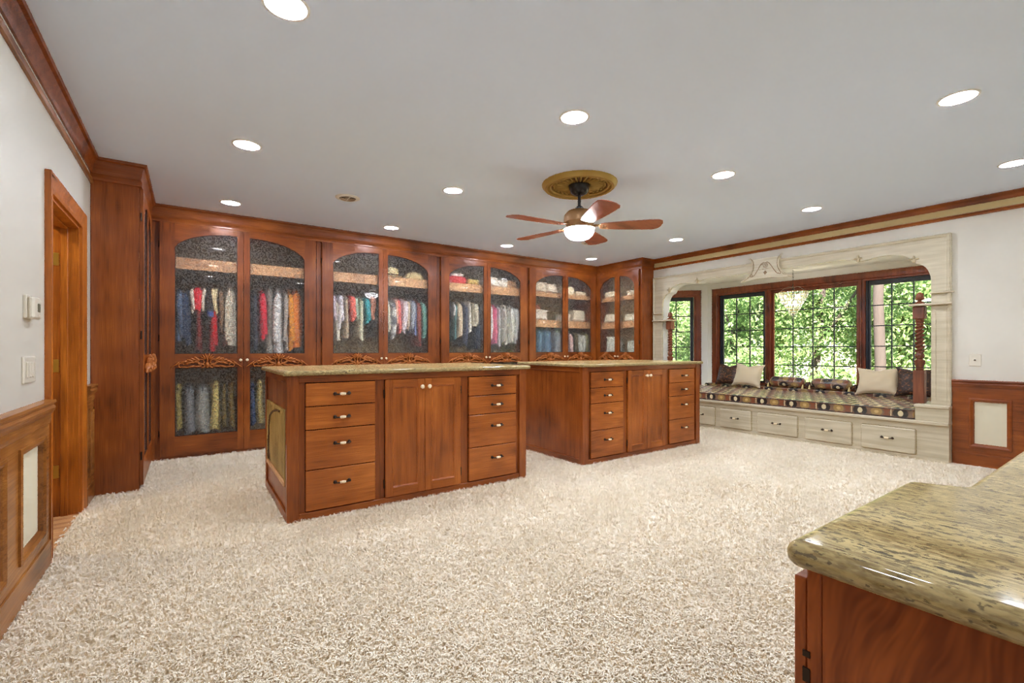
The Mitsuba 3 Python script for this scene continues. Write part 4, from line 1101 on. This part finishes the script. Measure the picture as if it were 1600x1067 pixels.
put_pillow(4.03, 7.00, 0.44, 0.36, 'brown_fabric', 'dark brown speckled pillow at the left end of the window seat', yaw=84, seed=1, tilt=20)
put_pillow(3.71, 6.96, 0.44, 0.37, 'cream_fabric', 'cream pillow leaning beside the dark pillow at the left of the window seat', yaw=92, seed=2, tilt=20, roll=-3)
put_pillow(2.10, 6.98, 0.46, 0.36, 'cream_fabric', 'cream pillow at the right of the window seat, next to a twisted post', yaw=90, seed=3, tilt=20, roll=2)
put_pillow(1.73, 6.98, 0.40, 0.37, 'brown_fabric', 'dark brown embroidered pillow behind the right twisted post', yaw=96, seed=4, tilt=18)
for i, yc in enumerate((3.18, 2.63)):
    k = thing('bolster', ['rolled patterned bolster with tied ends, left of the window middle', 'rolled patterned bolster with tied ends, right of the window middle'][i], 'cushion')
    Mb = mat4((0, 0, 1), (1, 0, 0), (0, 1, 0), (7.03, yc, 0.508 + 0.076))
    part(k, 'cover', lathe([(0.018, -0.235), (0.045, -0.225), (0.068, -0.205), (0.075, -0.17), (0.077, 0), (0.075, 0.17), (0.068, 0.205), (0.045, 0.225), (0.018, 0.235)], 24, Mb), 'seat_fabric', smooth=50)
    for s in (-1, 1):
        part(k, 'tied_end', lathe([(0.017, s * 0.232), (0.03, s * 0.25), (0.052, s * 0.285), (0.05, s * 0.292), (0.001, s * 0.27)], 14, mv(0, 0, -0.03) @ Mb), 'brown_fabric', smooth=50)
        part(k, 'tassel', cat(lathe([(0.02, s * 0.226), (0.024, s * 0.232), (0.02, s * 0.238)], 14, Mb), tube([(6.965, yc + s * 0.232, 0.566), (6.955, yc + s * 0.232, 0.54), (6.95, yc + s * 0.232, 0.508)], [0.006, 0.011, 0.016], 8)), 'tassel_cloth', smooth=40, label='cream tassel')
scene['tassel_cloth'] = two({'type': 'diffuse', 'reflectance': rgb(216, 196, 140)})

# ------------------------------------------------------------------ the arched surround
ar = thing('arched_surround', 'cream painted arched surround with a scroll plaque framing the window seat', 'arch')
C0, HALF = 2.862, 1.527
half = [(1.53, 0.529), (1.53, 1.60)]


def arcpts(c, r, a0, a1, n=9):
    t = np.radians(np.linspace(a0, a1, n))
    return [(c[0] + r[0] * math.cos(q), c[1] + r[1] * math.sin(q)) for q in t]


# right half of the opening seen from the centre line outwards: distance from the centre, height
edge = [(1.53, 0.529)] + [(1.53, 1.62)] + arcpts((1.415, 1.70), (0.115, 0.185), 0, 82) + [(1.403, 1.897)]
edge += arcpts((1.17, 1.905), (0.225, 0.100), 6, 125, 11) + [(0.945, 1.978)]
edge += arcpts((0.80, 1.975), (0.14, 0.045), 20, 90, 6) + [(0.55, 2.018), (0.0, 2.018)]
right = [(C0 - d, z) for d, z in edge]
left = [(C0 + d, z) for d, z in edge][::-1]
opening = Polygon(right + left[1:]).buffer(0)
outer = sbox(1.190, 0.529, 4.552, 2.137)
body = outer.difference(opening.union(sbox(C0 - 1.53, 0.4, C0 + 1.53, 1.6)))
MA = mat4((0, 1, 0), (0, 0, 1), (-1, 0, 0), (XR - 0.001, 0, 0))
part(ar, 'face_board', extrude(body, 0.026, MA), 'paint_cream')
lining = sbox(1.262, 0.530, 4.468, 2.073).difference(opening.union(sbox(C0 - 1.53, 0.4, C0 + 1.53, 1.6)))
part(ar, 'lining', extrude(lining, 0.148, mat4((0, 1, 0), (0, 0, 1), (1, 0, 0), (XR, 0, 0))), 'bay_paint', label='white inner face of the arch')
part(ar, 'edge_moulding', xf(moulding([(1.190, 0.529), (1.190, 2.137), (4.552, 2.137), (4.552, 0.529)], [(0, 0), (0, 0.040), (0.010, 0.044), (0.026, 0.034), (0.030, 0.026), (0.030, 0)], side=1), MA), 'paint_cream', smooth=30)
glz = []
for s in (-1, 1):
    yl = C0 + s * 1.53
    a, b = min(yl, yl + s * 0.158), max(yl, yl + s * 0.158)
    part(ar, 'leg_ledge', bx(XR - 0.055, XR - 0.0265, a - 0.008, b + 0.004, 1.582, 1.596, 0.003), 'paint_cream')
    y_in = yl - s * 0.16
    part(ar, 'post_ledge', cat(bx(XR - 0.075, XR - 0.0265, min(y_in, yl + s * 0.15), max(y_in, yl + s * 0.15), 1.472, 1.492, 0.004), bx(XR - 0.0265, XR + 0.10, min(y_in, yl), max(y_in, yl), 1.474, 1.490, 0.004)), 'paint_cream')
    part(ar, 'leg_panel', frame_mesh(a + 0.012, b - 0.012, 0.55, 1.462, 0.022, 0.006, MA @ mv(0, 0, 0.026)), 'paint_cream')
for d, z in ((1.403, 1.905), (0.945, 1.985)):
    for s in (-1, 1):
        y = C0 + s * d
        part(ar, 'carved_drop', cat(ellipsoid((XR - 0.034, y, z + 0.01), (0.012, 0.016, 0.022)), ellipsoid((XR - 0.034, y - 0.022, z + 0.028), (0.008, 0.018, 0.008)), ellipsoid((XR - 0.034, y + 0.022, z + 0.028), (0.008, 0.018, 0.008)), ellipsoid((XR - 0.034, y, z + 0.045), (0.008, 0.008, 0.018))), 'paint_cream_drop', smooth=50, label='small carved drop')
scene['paint_cream_drop'] = two(pri(rgb(180, 165, 132), 0.5))
# the flared plaque in the middle
_z = np.linspace(2.19, 1.905, 16)
rs = [(float(np.interp(-z, [-2.19, -2.165, -2.13, -2.08, -2.03, -1.985, -1.945, -1.905], [0.205, 0.175, 0.160, 0.155, 0.165, 0.190, 0.235, 0.305])), float(z)) for z in _z]
pl = [(C0 - d, z) for d, z in rs] + [(C0 - 0.20, 1.912), (C0 - 0.1, 1.924), (C0, 1.928), (C0 + 0.1, 1.924), (C0 + 0.20, 1.912)] + [(C0 + d, z) for d, z in rs[::-1]] + [(C0 + 0.2, 2.165), (C0, 2.172), (C0 - 0.2, 2.165)]
pq = part(ar, 'plaque', extrude(Polygon(pl).buffer(0), 0.026, MA @ mv(0, 0, 0.040)), 'paint_cream', label='flared cream plaque with carved scrolls')
Mp = MA @ mv(C0, 0, 0.066)
for s in (-1, 1):
    e = np.array([(s * (d - 0.004), z) for d, z in rs])
    part(pq, 'edge_scroll', xf(tube(np.column_stack([e, np.full(len(e), 0.002)]), 0.008, 7), Mp), 'paint_cream', smooth=50)
    part(pq, 'edge_line', xf(tube(np.column_stack([e - [s * 0.014, 0], np.full(len(e), 0.0)]), 0.003, 5), Mp), 'paint_glaze', smooth=50)
    q = np.linspace(0, 1, 24)
    uu = s * (0.015 + 0.165 * q ** 1.0)
    vv = 2.120 - 0.03 * q - 0.135 * (0.5 - 0.5 * np.cos(np.minimum(1, q * 1.15) * math.pi))
    part(pq, 'scroll', xf(tube(np.column_stack([uu, vv, np.full(24, 0.001)]), 0.0042, 6), Mp), 'paint_glaze', smooth=50)
    w = np.linspace(0, 7.5, 22)
    part(pq, 'scroll', xf(tube(np.column_stack([s * (0.172 + (0.022 - 0.0022 * w) * np.cos(w)), 1.968 + (0.022 - 0.0022 * w) * np.sin(w), np.full(22, 0.001)]), 0.0035, 6), Mp), 'paint_glaze', smooth=50)
w = np.linspace(0, 12.5, 40)
part(pq, 'rosette', xf(tube(np.column_stack([(0.036 - 0.0026 * w) * np.cos(w), 2.078 + (0.036 - 0.0026 * w) * np.sin(w), np.full(40, 0.002)]), 0.0035, 6), Mp), 'paint_glaze', smooth=50)
part(pq, 'emblem', xf(cat(*[ellipsoid((0.013 * math.cos(a), 1.992 + 0.013 * math.sin(a), 0.002), (0.013, 0.005, 0.004), rot(-math.degrees(a), (0, 0, 1))) for a in np.arange(6) * math.pi / 3]), Mp), 'paint_glaze', smooth=50, label='small brown carved flower')
part(pq, 'line', xf(bx(-0.07, 0.07, 2.034, 2.037, 0.0, 0.0015), Mp), 'paint_glaze')


# twisted posts
def twist_mesh(z0, z1, r0, turns, n=90, m=16):
    s = np.linspace(0, 1, n)
    a = np.arange(m) * 2 * math.pi / m
    env = np.clip(np.minimum(s, 1 - s) * 14, 0, 1) ** 0.5
    R = r0 * (0.76 + 0.24 * env[:, None] * np.cos(2 * (a[None] - turns * 2 * math.pi * s[:, None])))
    v = np.stack([R * np.cos(a), R * np.sin(a), np.repeat((z0 + (z1 - z0) * s)[:, None], m, 1)], -1).reshape(-1, 3)
    i, j = np.meshgrid(np.arange(n - 1), np.arange(m), indexing='ij')
    q = np.stack([i * m + j, i * m + (j + 1) % m, (i + 1) * m + (j + 1) % m, (i + 1) * m + j], -1).reshape(-1, 4)
    return tm(v, np.vstack([q[:, [0, 1, 2]], q[:, [0, 2, 3]]]))


for y, s in ((C0 - 1.432, 'twisted wooden post with an acorn top at the right end of the window seat'), (C0 + 1.432, 'twisted wooden post with an acorn top at the left end of the window seat')):
    k = thing('twisted_post', s, 'post')
    Mt = mv(5.862, y, 0)
    c = 0.042
    part(k, 'square_base', xf(bx(-c, c, -c, c, 0.529, 0.850, 0.004), Mt), 'wood_post')
    part(k, 'urn', lathe([(0.030, 0.850), (0.034, 0.862), (0.024, 0.870), (0.032, 0.885), (0.041, 0.92), (0.042, 0.943), (0.030, 0.950), (0.024, 0.96), (0.034, 0.975), (0.038, 0.99), (0.034, 1.005), (0.026, 1.02)], 20, Mt), 'wood_post', smooth=40)
    part(k, 'twist', xf(twist_mesh(1.015, 1.29, 0.038, 3.6), Mt), 'wood_post', smooth=60)
    part(k, 'collar', lathe([(0.026, 1.288), (0.036, 1.295), (0.028, 1.302), (0.028, 1.315), (0.038, 1.325), (0.03, 1.335), (0.036, 1.352)], 20, Mt), 'wood_post', smooth=40)
    part(k, 'square_block', xf(bx(-c - 0.003, c + 0.003, -c - 0.003, c + 0.003, 1.350, 1.4715, 0.005), Mt), 'wood_post')
    part(k, 'pyramid', xf(loft([(-0.04, -0.04), (0.04, -0.04), (0.04, 0.04), (-0.04, 0.04)], [(0, 1.4925), (0.004, 1.500), (0.027, 1.524)]), Mt), 'wood_post')
    part(k, 'acorn', lathe([(0.014, 1.522), (0.013, 1.530), (0.034, 1.540), (0.037, 1.548), (0.030, 1.556), (0.031, 1.572), (0.026, 1.592), (0.014, 1.606), (0.001, 1.610)], 20, Mt), 'wood_post', smooth=40)
scene['wood_post'] = two(pri(mikit.proc(wood_fn(2, (72, 38, 22), (108, 58, 34), (136, 78, 48))), 0.4))

# ------------------------------------------------------------------ chandelier in the bay
CX_, CY_ = 6.50, 2.87
ch = thing('chandelier', 'small crystal chandelier hanging in the window bay', 'chandelier')
part(ch, 'canopy', lathe([(0.001, ZBAY - 0.03), (0.03, ZBAY - 0.028), (0.05, ZBAY - 0.012), (0.055, ZBAY - 0.001), (0.001, ZBAY - 0.0005)], 20, mv(CX_, CY_, 0)), 'dark_metal', smooth=40)
links = []
for i in range(8):
    z = ZBAY - 0.035 - i * 0.030
    t = np.linspace(0, 2 * math.pi, 9)
    p = np.column_stack([0.007 * np.cos(t), 0 * t, 0.018 * np.sin(t)])
    links.append(xf(tube(p, 0.0018, 5), mat4((0, 1, 0), (-1, 0, 0), (0, 0, 1), (CX_, CY_, z)) if i % 2 else mv(CX_, CY_, z)))
part(ch, 'chain', cat(*links), 'dark_metal', smooth=40)
part(ch, 'stem', lathe([(0.004, 1.75), (0.012, 1.77), (0.006, 1.80), (0.010, 1.84), (0.005, 1.86), (0.004, 1.90), (0.001, 1.90)], 12, mv(CX_, CY_, 0)), 'dark_metal', smooth=40)
for i in range(6):
    a = i * math.pi / 3 + 0.3
    t = np.linspace(0, 1, 12)
    r = 0.16 * t
    z = 1.86 + 0.035 * np.sin(t * math.pi) - 0.055 * t
    part(ch, 'arm', tube(np.column_stack([CX_ + r * math.cos(a), CY_ + r * math.sin(a), z]), 0.003, 6), 'dark_metal', smooth=50)
tiers = [(0.168, 1.79), (0.160, 1.755), (0.140, 1.715), (0.118, 1.675), (0.095, 1.635), (0.072, 1.595), (0.050, 1.555), (0.028, 1.52)]
for r, z in tiers:
    tt = np.linspace(0, 2 * math.pi, 33)
    part(ch, 'ring', tube(np.column_stack([CX_ + r * np.cos(tt), CY_ + r * np.sin(tt), np.full(33, z + 0.014)]), 0.0022, 5), 'brass')
    n = max(6, int(2 * math.pi * r / 0.026))
    gem = trimesh.creation.icosphere(subdivisions=0)
    ms = []
    for j in range(n):
        a = 2 * math.pi * (j + 0.5 * (z > 1.7)) / n
        for dz, s_ in ((0, 1.0), (-0.020, 0.8)):
            m = gem.copy()
            m.vertices = m.vertices * 0.0105 * s_ * [0.85, 0.85, 1.15] + [CX_ + r * math.cos(a), CY_ + r * math.sin(a), z + dz]
            ms.append(m)
    part(ch, 'crystal_tier', cat(*ms), 'crystal', kind='stuff', label='ring of clear crystal beads')
part(ch, 'finial', ellipsoid((CX_, CY_, 1.485), (0.013, 0.013, 0.018)), 'crystal')
for i in range(6):
    a = i * 2.1
    part(ch, 'bulb', ellipsoid((CX_ + (0.09 if i < 3 else 0.04) * math.cos(a), CY_ + (0.09 if i < 3 else 0.04) * math.sin(a), 1.745 if i < 3 else 1.66), (0.014, 0.014, 0.026), None, 2), 'white_trim', smooth=True, label='lit bulb', emitter={'type': 'area', 'radiance': {'type': 'rgb', 'value': [90.0, 84.0, 74.0]}})

# ------------------------------------------------------------------ ceiling fan
FX, FY = 2.650, 2.825
md = thing('ceiling_medallion', 'round golden plaster medallion on the ceiling above the fan', 'ceiling medallion')
Mf = mv(FX, FY, 0)
part(md, 'rim', lathe([(0.230, ZC - 0.0005), (0.228, ZC - 0.020), (0.234, ZC - 0.028), (0.244, ZC - 0.028), (0.250, ZC - 0.016), (0.258, ZC - 0.014), (0.264, ZC - 0.034), (0.284, ZC - 0.036), (0.298, ZC - 0.022), (0.308, ZC - 0.010), (0.310, ZC - 0.0005)], 64, Mf), 'old_gold', smooth=40)
part(md, 'field', lathe([(0.001, ZC - 0.006), (0.232, ZC - 0.006), (0.232, ZC - 0.0005)], 48, Mf), 'gold_recess')
for i in range(28):
    a = 2 * math.pi * i / 28
    c, s = math.cos(a), math.sin(a)
    Mr = Mf @ mat4((c, s, 0), (-s, c, 0), (0, 0, 1))
    part(md, 'flute', xf(cat(ellipsoid((0.145, 0, ZC - 0.010), (0.058, 0.0085, 0.014), None, 1), ellipsoid((0.210, 0.0, ZC - 0.010), (0.010, 0.014, 0.014), None, 1), ellipsoid((0.196, 0.021, ZC - 0.010), (0.007, 0.005, 0.008), None, 1)), Mr), 'old_gold', smooth=60)

fan = thing('ceiling_fan', 'five-bladed ceiling fan with wooden blades and a lit glass bowl', 'ceiling fan')
part(fan, 'canopy', lathe([(0.001, ZC - 0.012), (0.086, ZC - 0.012), (0.084, ZC - 0.035), (0.070, ZC - 0.070), (0.045, ZC - 0.088), (0.020, ZC - 0.094), (0.001, ZC - 0.094)], 32, Mf), 'black_metal', smooth=40)
part(fan, 'downrod', lathe([(0.001, 2.22), (0.013, 2.22), (0.013, 2.34), (0.001, 2.34)], 16, Mf), 'black_metal', smooth=40)
part(fan, 'collar', lathe([(0.001, 2.205), (0.030, 2.205), (0.032, 2.228), (0.022, 2.236), (0.001, 2.236)], 20, Mf), 'black_metal', smooth=40)
part(fan, 'motor_housing', lathe([(0.001, 2.212), (0.04, 2.212), (0.095, 2.194), (0.122, 2.165), (0.128, 2.135), (0.126, 2.100), (0.112, 2.085), (0.108, 2.060), (0.128, 2.056), (0.130, 2.048), (0.001, 2.047)], 40, Mf), 'bronze', smooth=35)
part(fan, 'light_bowl', lathe([(0.001, 1.955), (0.045, 1.958), (0.082, 1.970), (0.108, 1.992), (0.122, 2.020), (0.125, 2.047)], 40, Mf), 'white_trim', smooth=True, label='lit white glass bowl', emitter={'type': 'area', 'radiance': {'type': 'rgb', 'value': GLOBE}})


def blade_poly():
    pts = [(0.165, -0.038), (0.25, -0.048), (0.40, -0.060), (0.56, -0.068), (0.63, -0.066), (0.655, -0.055), (0.668, -0.02), (0.66, 0.03), (0.635, 0.06), (0.60, 0.070), (0.50, 0.067), (0.35, 0.057), (0.24, 0.046), (0.165, 0.036)]
    p = Polygon([(u, v * 1.35) for u, v in pts]).buffer(-0.03).buffer(0.03, quad_segs=6).simplify(0.0004)
    return np.array(p.exterior.coords)[:-1][::1 if p.exterior.is_ccw else -1]


BLADE = mikit.ply(loft(blade_poly(), [(0.003, -0.004), (0.0, -0.002), (0.0, 0.002), (0.003, 0.004)]), 'wood_blade', smooth=30)
scene['wood_blade'] = two(pri(mikit.proc(wood_fn(0, (96, 42, 24), (134, 66, 40), (160, 92, 60))), 0.28, specular=0.6))
IRON = mikit.ply(cat(bx(0.095, 0.20, -0.018, 0.018, 0.004, 0.010, 0.002), bx(0.185, 0.225, -0.034, 0.034, 0.004, 0.009, 0.002)), 'bronze')
SCREW = mikit.ply(cat(*[lathe([(0.0005, -0.0075), (0.006, -0.0065), (0.006, -0.004)], 8, mv(u, v, 0)) for u, v in ((0.195, -0.022), (0.195, 0.022), (0.215, 0.0))]), 'dark_metal')
for i in range(5):
    Mb = mv(FX, FY, 2.068) @ rz(-114 + 72 * i) @ rot(-9, (1, 0, 0))
    b = part(fan, 'blade', BLADE, None, M=Mb, label='wooden fan blade')
    part(b, 'blade_iron', IRON, None, M=Mb, label='bronze blade bracket')
    part(b, 'screw', SCREW, None, M=Mb, label='three dark screws')

# ------------------------------------------------------------------ recessed lamps, vents
GX, GY = (0.315, 1.86, 3.43, 4.97), (0.675, 2.025, 3.553, 5.035)
RING = mikit.ply(lathe([(0.077, -0.0005), (0.089, -0.0005), (0.088, -0.003), (0.085, -0.005), (0.079, -0.005), (0.077, -0.003)], 36), 'white_trim', smooth=35)
t = np.arange(32) * 2 * math.pi / 32
LENS = mikit.ply((np.vstack([np.column_stack([0.078 * np.cos(t), 0.078 * np.sin(t), 0 * t - 0.0045]), [[0, 0, -0.0045]]]), np.stack([(np.arange(32) + 1) % 32, np.arange(32), np.full(32, 32)], 1)), 'white_trim')
ROWS = ('in the row nearest the wardrobes', 'in the row behind the fan', 'in the row in front of the fan', 'in the row nearest the camera')
COLS = ('first from the left', 'second from the left', 'third from the left', 'fourth from the left')
for j, y in enumerate(GY):
    for i, x in enumerate(GX):
        k = thing('recessed_light', f'recessed ceiling light, {COLS[i]} {ROWS[3 - j]}', 'ceiling light', 'recessed ceiling lights')
        part(k, 'trim_ring', RING, None, M=mv(x, y, ZC))
        part(k, 'lens', {**LENS, 'emitter': {'type': 'area', 'radiance': {'type': 'rgb', 'value': LAMP}}}, None, M=mv(x, y, ZC), label='bright lens')
k = thing('recessed_light', 'warm ceiling light of the passage beyond the left doorway', 'ceiling light')
part(k, 'trim_ring', RING, None, M=mv(-1.25, 3.62, 2.30))
part(k, 'lens', {**LENS, 'emitter': {'type': 'area', 'radiance': {'type': 'rgb', 'value': [190.0, 160.0, 110.0]}}}, None, M=mv(-1.25, 3.62, 2.30), label='bright lens')
for x, y, s in ((1.17, 4.27, 'round white ceiling vent left of the fan'), (4.20, 4.29, 'round white ceiling vent behind the fan blades')):
    k = thing('ceiling_vent', s, 'vent')
    Mv = mv(x, y, ZC)
    part(k, 'rim', lathe([(0.072, -0.0005), (0.070, -0.010), (0.078, -0.012), (0.100, -0.006), (0.106, -0.0005)], 36, Mv), 'white_trim', smooth=40)
    part(k, 'throat', lathe([(0.001, -0.0006), (0.072, -0.0006)], 32, Mv), 'vent_dark')
    for r in (0.052, 0.034, 0.016):
        part(k, 'louver_ring', lathe([(r, -0.002), (r + 0.014, -0.013), (r + 0.0125, -0.015), (r - 0.002, -0.004)], 32, Mv), 'vent_metal', smooth=30)
    part(k, 'bar', xf(bx(-0.0025, 0.0025, -0.07, 0.07, -0.017, -0.012), Mv), 'white_trim')
scene['vent_metal'] = two(pri(rgb(178, 160, 140), 0.5))

# ------------------------------------------------------------------ small things on the walls
th = thing('thermostat', 'white thermostat on the left wall above the light switch', 'thermostat')
part(th, 'back_plate', bx(XL - 0.001, XL + 0.012, 2.795, 2.925, 1.185, 1.285, 0.003), 'plate_plastic')
part(th, 'body', bx(XL + 0.012, XL + 0.034, 2.800, 2.920, 1.183, 1.280, 0.008), 'plate_plastic')
part(th, 'display', bx(XL + 0.034, XL + 0.0352, 2.853, 2.895, 1.215, 1.252), 'screen_grey', label='grey display')
part(th, 'button', bx(XL + 0.034, XL + 0.0365, 2.858, 2.89, 1.194, 1.202, 0.001), 'plate_plastic')
sw = thing('switch_plate', 'cream light switch plate on the left wall under the thermostat', 'light switch')
part(sw, 'plate', bx(XL - 0.001, XL + 0.008, 2.775, 2.955, 0.905, 1.020, 0.003), 'plate_plastic')
for i in range(3):
    y = 2.82 + i * 0.046
    part(sw, 'rocker', bx(XL + 0.008, XL + 0.0125, y - 0.017, y + 0.017, 0.930, 0.997, 0.002), 'plate_plastic')
cp = thing('wall_plate', 'small square wall plate above the wainscot right of the arch', 'wall plate')
part(cp, 'plate', bx(XR - 0.007, XR + 0.001, 0.995, 1.075, 0.900, 1.010, 0.003), 'plate_plastic')
part(cp, 'socket', xf(lathe([(0.0005, 0.012), (0.005, 0.012), (0.006, 0.0)], 12), mat4((0, 1, 0), (0, 0, 1), (-1, 0, 0), (XR - 0.007, 1.035, 0.955))), 'dark_metal')

# ------------------------------------------------------------------ outside
single('ground', extrude(sbox(7.3, -40, 70, 60), 0.1, mv(0, 0, -0.55)), 'lawn', 'pale lawn outside the windows', kind='structure')


def crown_mesh(c, r, n, size, seed, cols):
    q = np.random.default_rng(seed)
    blobs = q.normal(0, 1, (14, 3))
    blobs /= np.linalg.norm(blobs, axis=1, keepdims=True)
    blobs = blobs * q.uniform(0.35, 0.8, (14, 1)) * np.asarray(r) + np.asarray(c)
    w = q.integers(0, 14, n)
    d = q.normal(0, 1, (n, 3))
    d /= np.linalg.norm(d, axis=1, keepdims=True)
    p = blobs[w] + d * (q.uniform(0.55, 1.0, (n, 1)) ** 0.5) * np.asarray(r) * 0.42
    a = q.normal(0, 1, (n, 3))
    a /= np.linalg.norm(a, axis=1, keepdims=True)
    b = np.cross(a, q.normal(0, 1, (n, 3)))
    b /= np.linalg.norm(b, axis=1, keepdims=True)
    s = size * q.uniform(0.6, 1.3, (n, 1))
    v = np.stack([p - a * s, p - b * s * 0.5, p + a * s, p + b * s * 0.5], 1).reshape(-1, 3)
    k = np.arange(n)[:, None] * 4
    f = np.vstack([k + [0, 1, 2], k + [0, 2, 3]])
    t = q.uniform(0, 1, (n, 1))
    col = lin(*cols[0]) * (1 - t) + lin(*cols[1]) * t
    return v, f, np.repeat(col, 4, axis=0)


def tree(x, y, h, r, n, seed, label, cols, low=0.25, size=0.055, trunk=0.12):
    k = thing('tree', label, 'tree', 'trees outside the windows')
    z0 = -0.46
    c = (x, y, z0 + h * (0.5 + low / 2))
    v, f, col = crown_mesh(c, (r, r, h * (0.5 - low / 2)), n, size, seed, cols)
    part(k, 'foliage', (v, f), 'leaf', color=col, kind='stuff', label='leaves')
    t = np.linspace(0, 1, 7)
    part(k, 'trunk', tube(np.column_stack([x + 0.10 * np.sin(t * 3 + seed), y + 0.12 * np.sin(t * 2.3 + seed * 2), z0 + h * 0.75 * t]), trunk * (1 - 0.6 * t), 8), 'bark', smooth=50)
    for i in range(3):
        a = seed + i * 2.1
        z = z0 + h * (0.35 + 0.12 * i)
        part(k, 'branch', tube([(x, y, z), (x + 0.35 * r * math.cos(a), y + 0.35 * r * math.sin(a), z + 0.3 * r), (x + 0.7 * r * math.cos(a), y + 0.7 * r * math.sin(a), z + 0.75 * r)], [trunk * 0.5, trunk * 0.35, trunk * 0.15], 6), 'bark', smooth=50)


GREEN = ((100, 138, 94), (168, 196, 142))
for i, (x, y, h, r, n, c, s) in enumerate((
        (11.6, 8.3, 4.6, 1.6, 16000, GREEN, 'fresh green tree seen through the angled left window'),
        (11.4, 6.3, 4.2, 1.5, 16000, GREEN, 'dense leafy tree behind the left casement'),
        (12.6, 5.0, 5.0, 1.7, 16000, GREEN, 'green tree behind the chandelier'),
        (12.2, 3.1, 4.6, 1.5, 14000, GREEN, 'rounded leafy tree behind the right casement'),
        (15.5, 10.5, 6.0, 2.3, 16000, GREEN, 'farther green tree at the left of the garden'),
        (16.2, 7.6, 6.4, 2.3, 16000, GREEN, 'farther leafy tree between the left and middle panes'),
        (16.8, 4.6, 6.2, 2.3, 16000, GREEN, 'farther dense tree between the middle and right panes'),
        (16.0, 1.8, 6.0, 2.2, 14000, GREEN, 'farther green tree at the right of the garden'),
        (13.2, 0.6, 5.0, 1.6, 12000, GREEN, 'green tree right of the bay'),
        (14.0, -2.2, 5.6, 2.0, 9000, GREEN, 'green tree at the right edge of the garden'),
        (11.5, -4.4, 5.0, 1.9, 9000, GREEN, 'green tree far to the right of the bay'),
        (11.0, 11.6, 5.2, 1.9, 9000, GREEN, 'green tree far to the left of the bay'))):
    tree(x, y, h, r, n, 40 + i, s, c, low=0.12 if i < 4 else 0.06)
for i, (x, y, h, r, n, c, s) in enumerate(((10.4, 5.4, 1.5, 0.8, 2600, GREEN, 'leafy low bush under the left panes'), (10.6, 3.9, 1.3, 0.8, 2600, GREEN, 'leafy low bush under the middle panes'), (10.2, 2.4, 1.4, 0.8, 2600, GREEN, 'green low bush under the right panes'), (10.8, 7.6, 1.6, 0.9, 2600, GREEN, 'low bush under the angled left window'))):
    k = thing('bush', s, 'bush', 'bushes outside the windows')
    v, f, col = crown_mesh((x, y, -0.46 + h / 2), (r, r, h / 2), n, 0.06, 80 + i, c)
    part(k, 'foliage', (v, f), 'leaf', color=col, kind='stuff', label='leaves')
    part(k, 'stem', tube([(x, y, -0.46), (x + 0.03, y, -0.1), (x, y + 0.04, h * 0.4)], [0.04, 0.03, 0.02], 6), 'bark', smooth=50)
k = thing('tree', 'bare grey tree trunk behind the right casement', 'tree', 'trees outside the windows')
part(k, 'trunk', tube([(10.6, 3.18, -0.46), (10.62, 3.16, 0.8), (10.6, 3.19, 2.0), (10.66, 3.13, 4.5)], [0.10, 0.09, 0.085, 0.07], 10), 'bark', smooth=50)
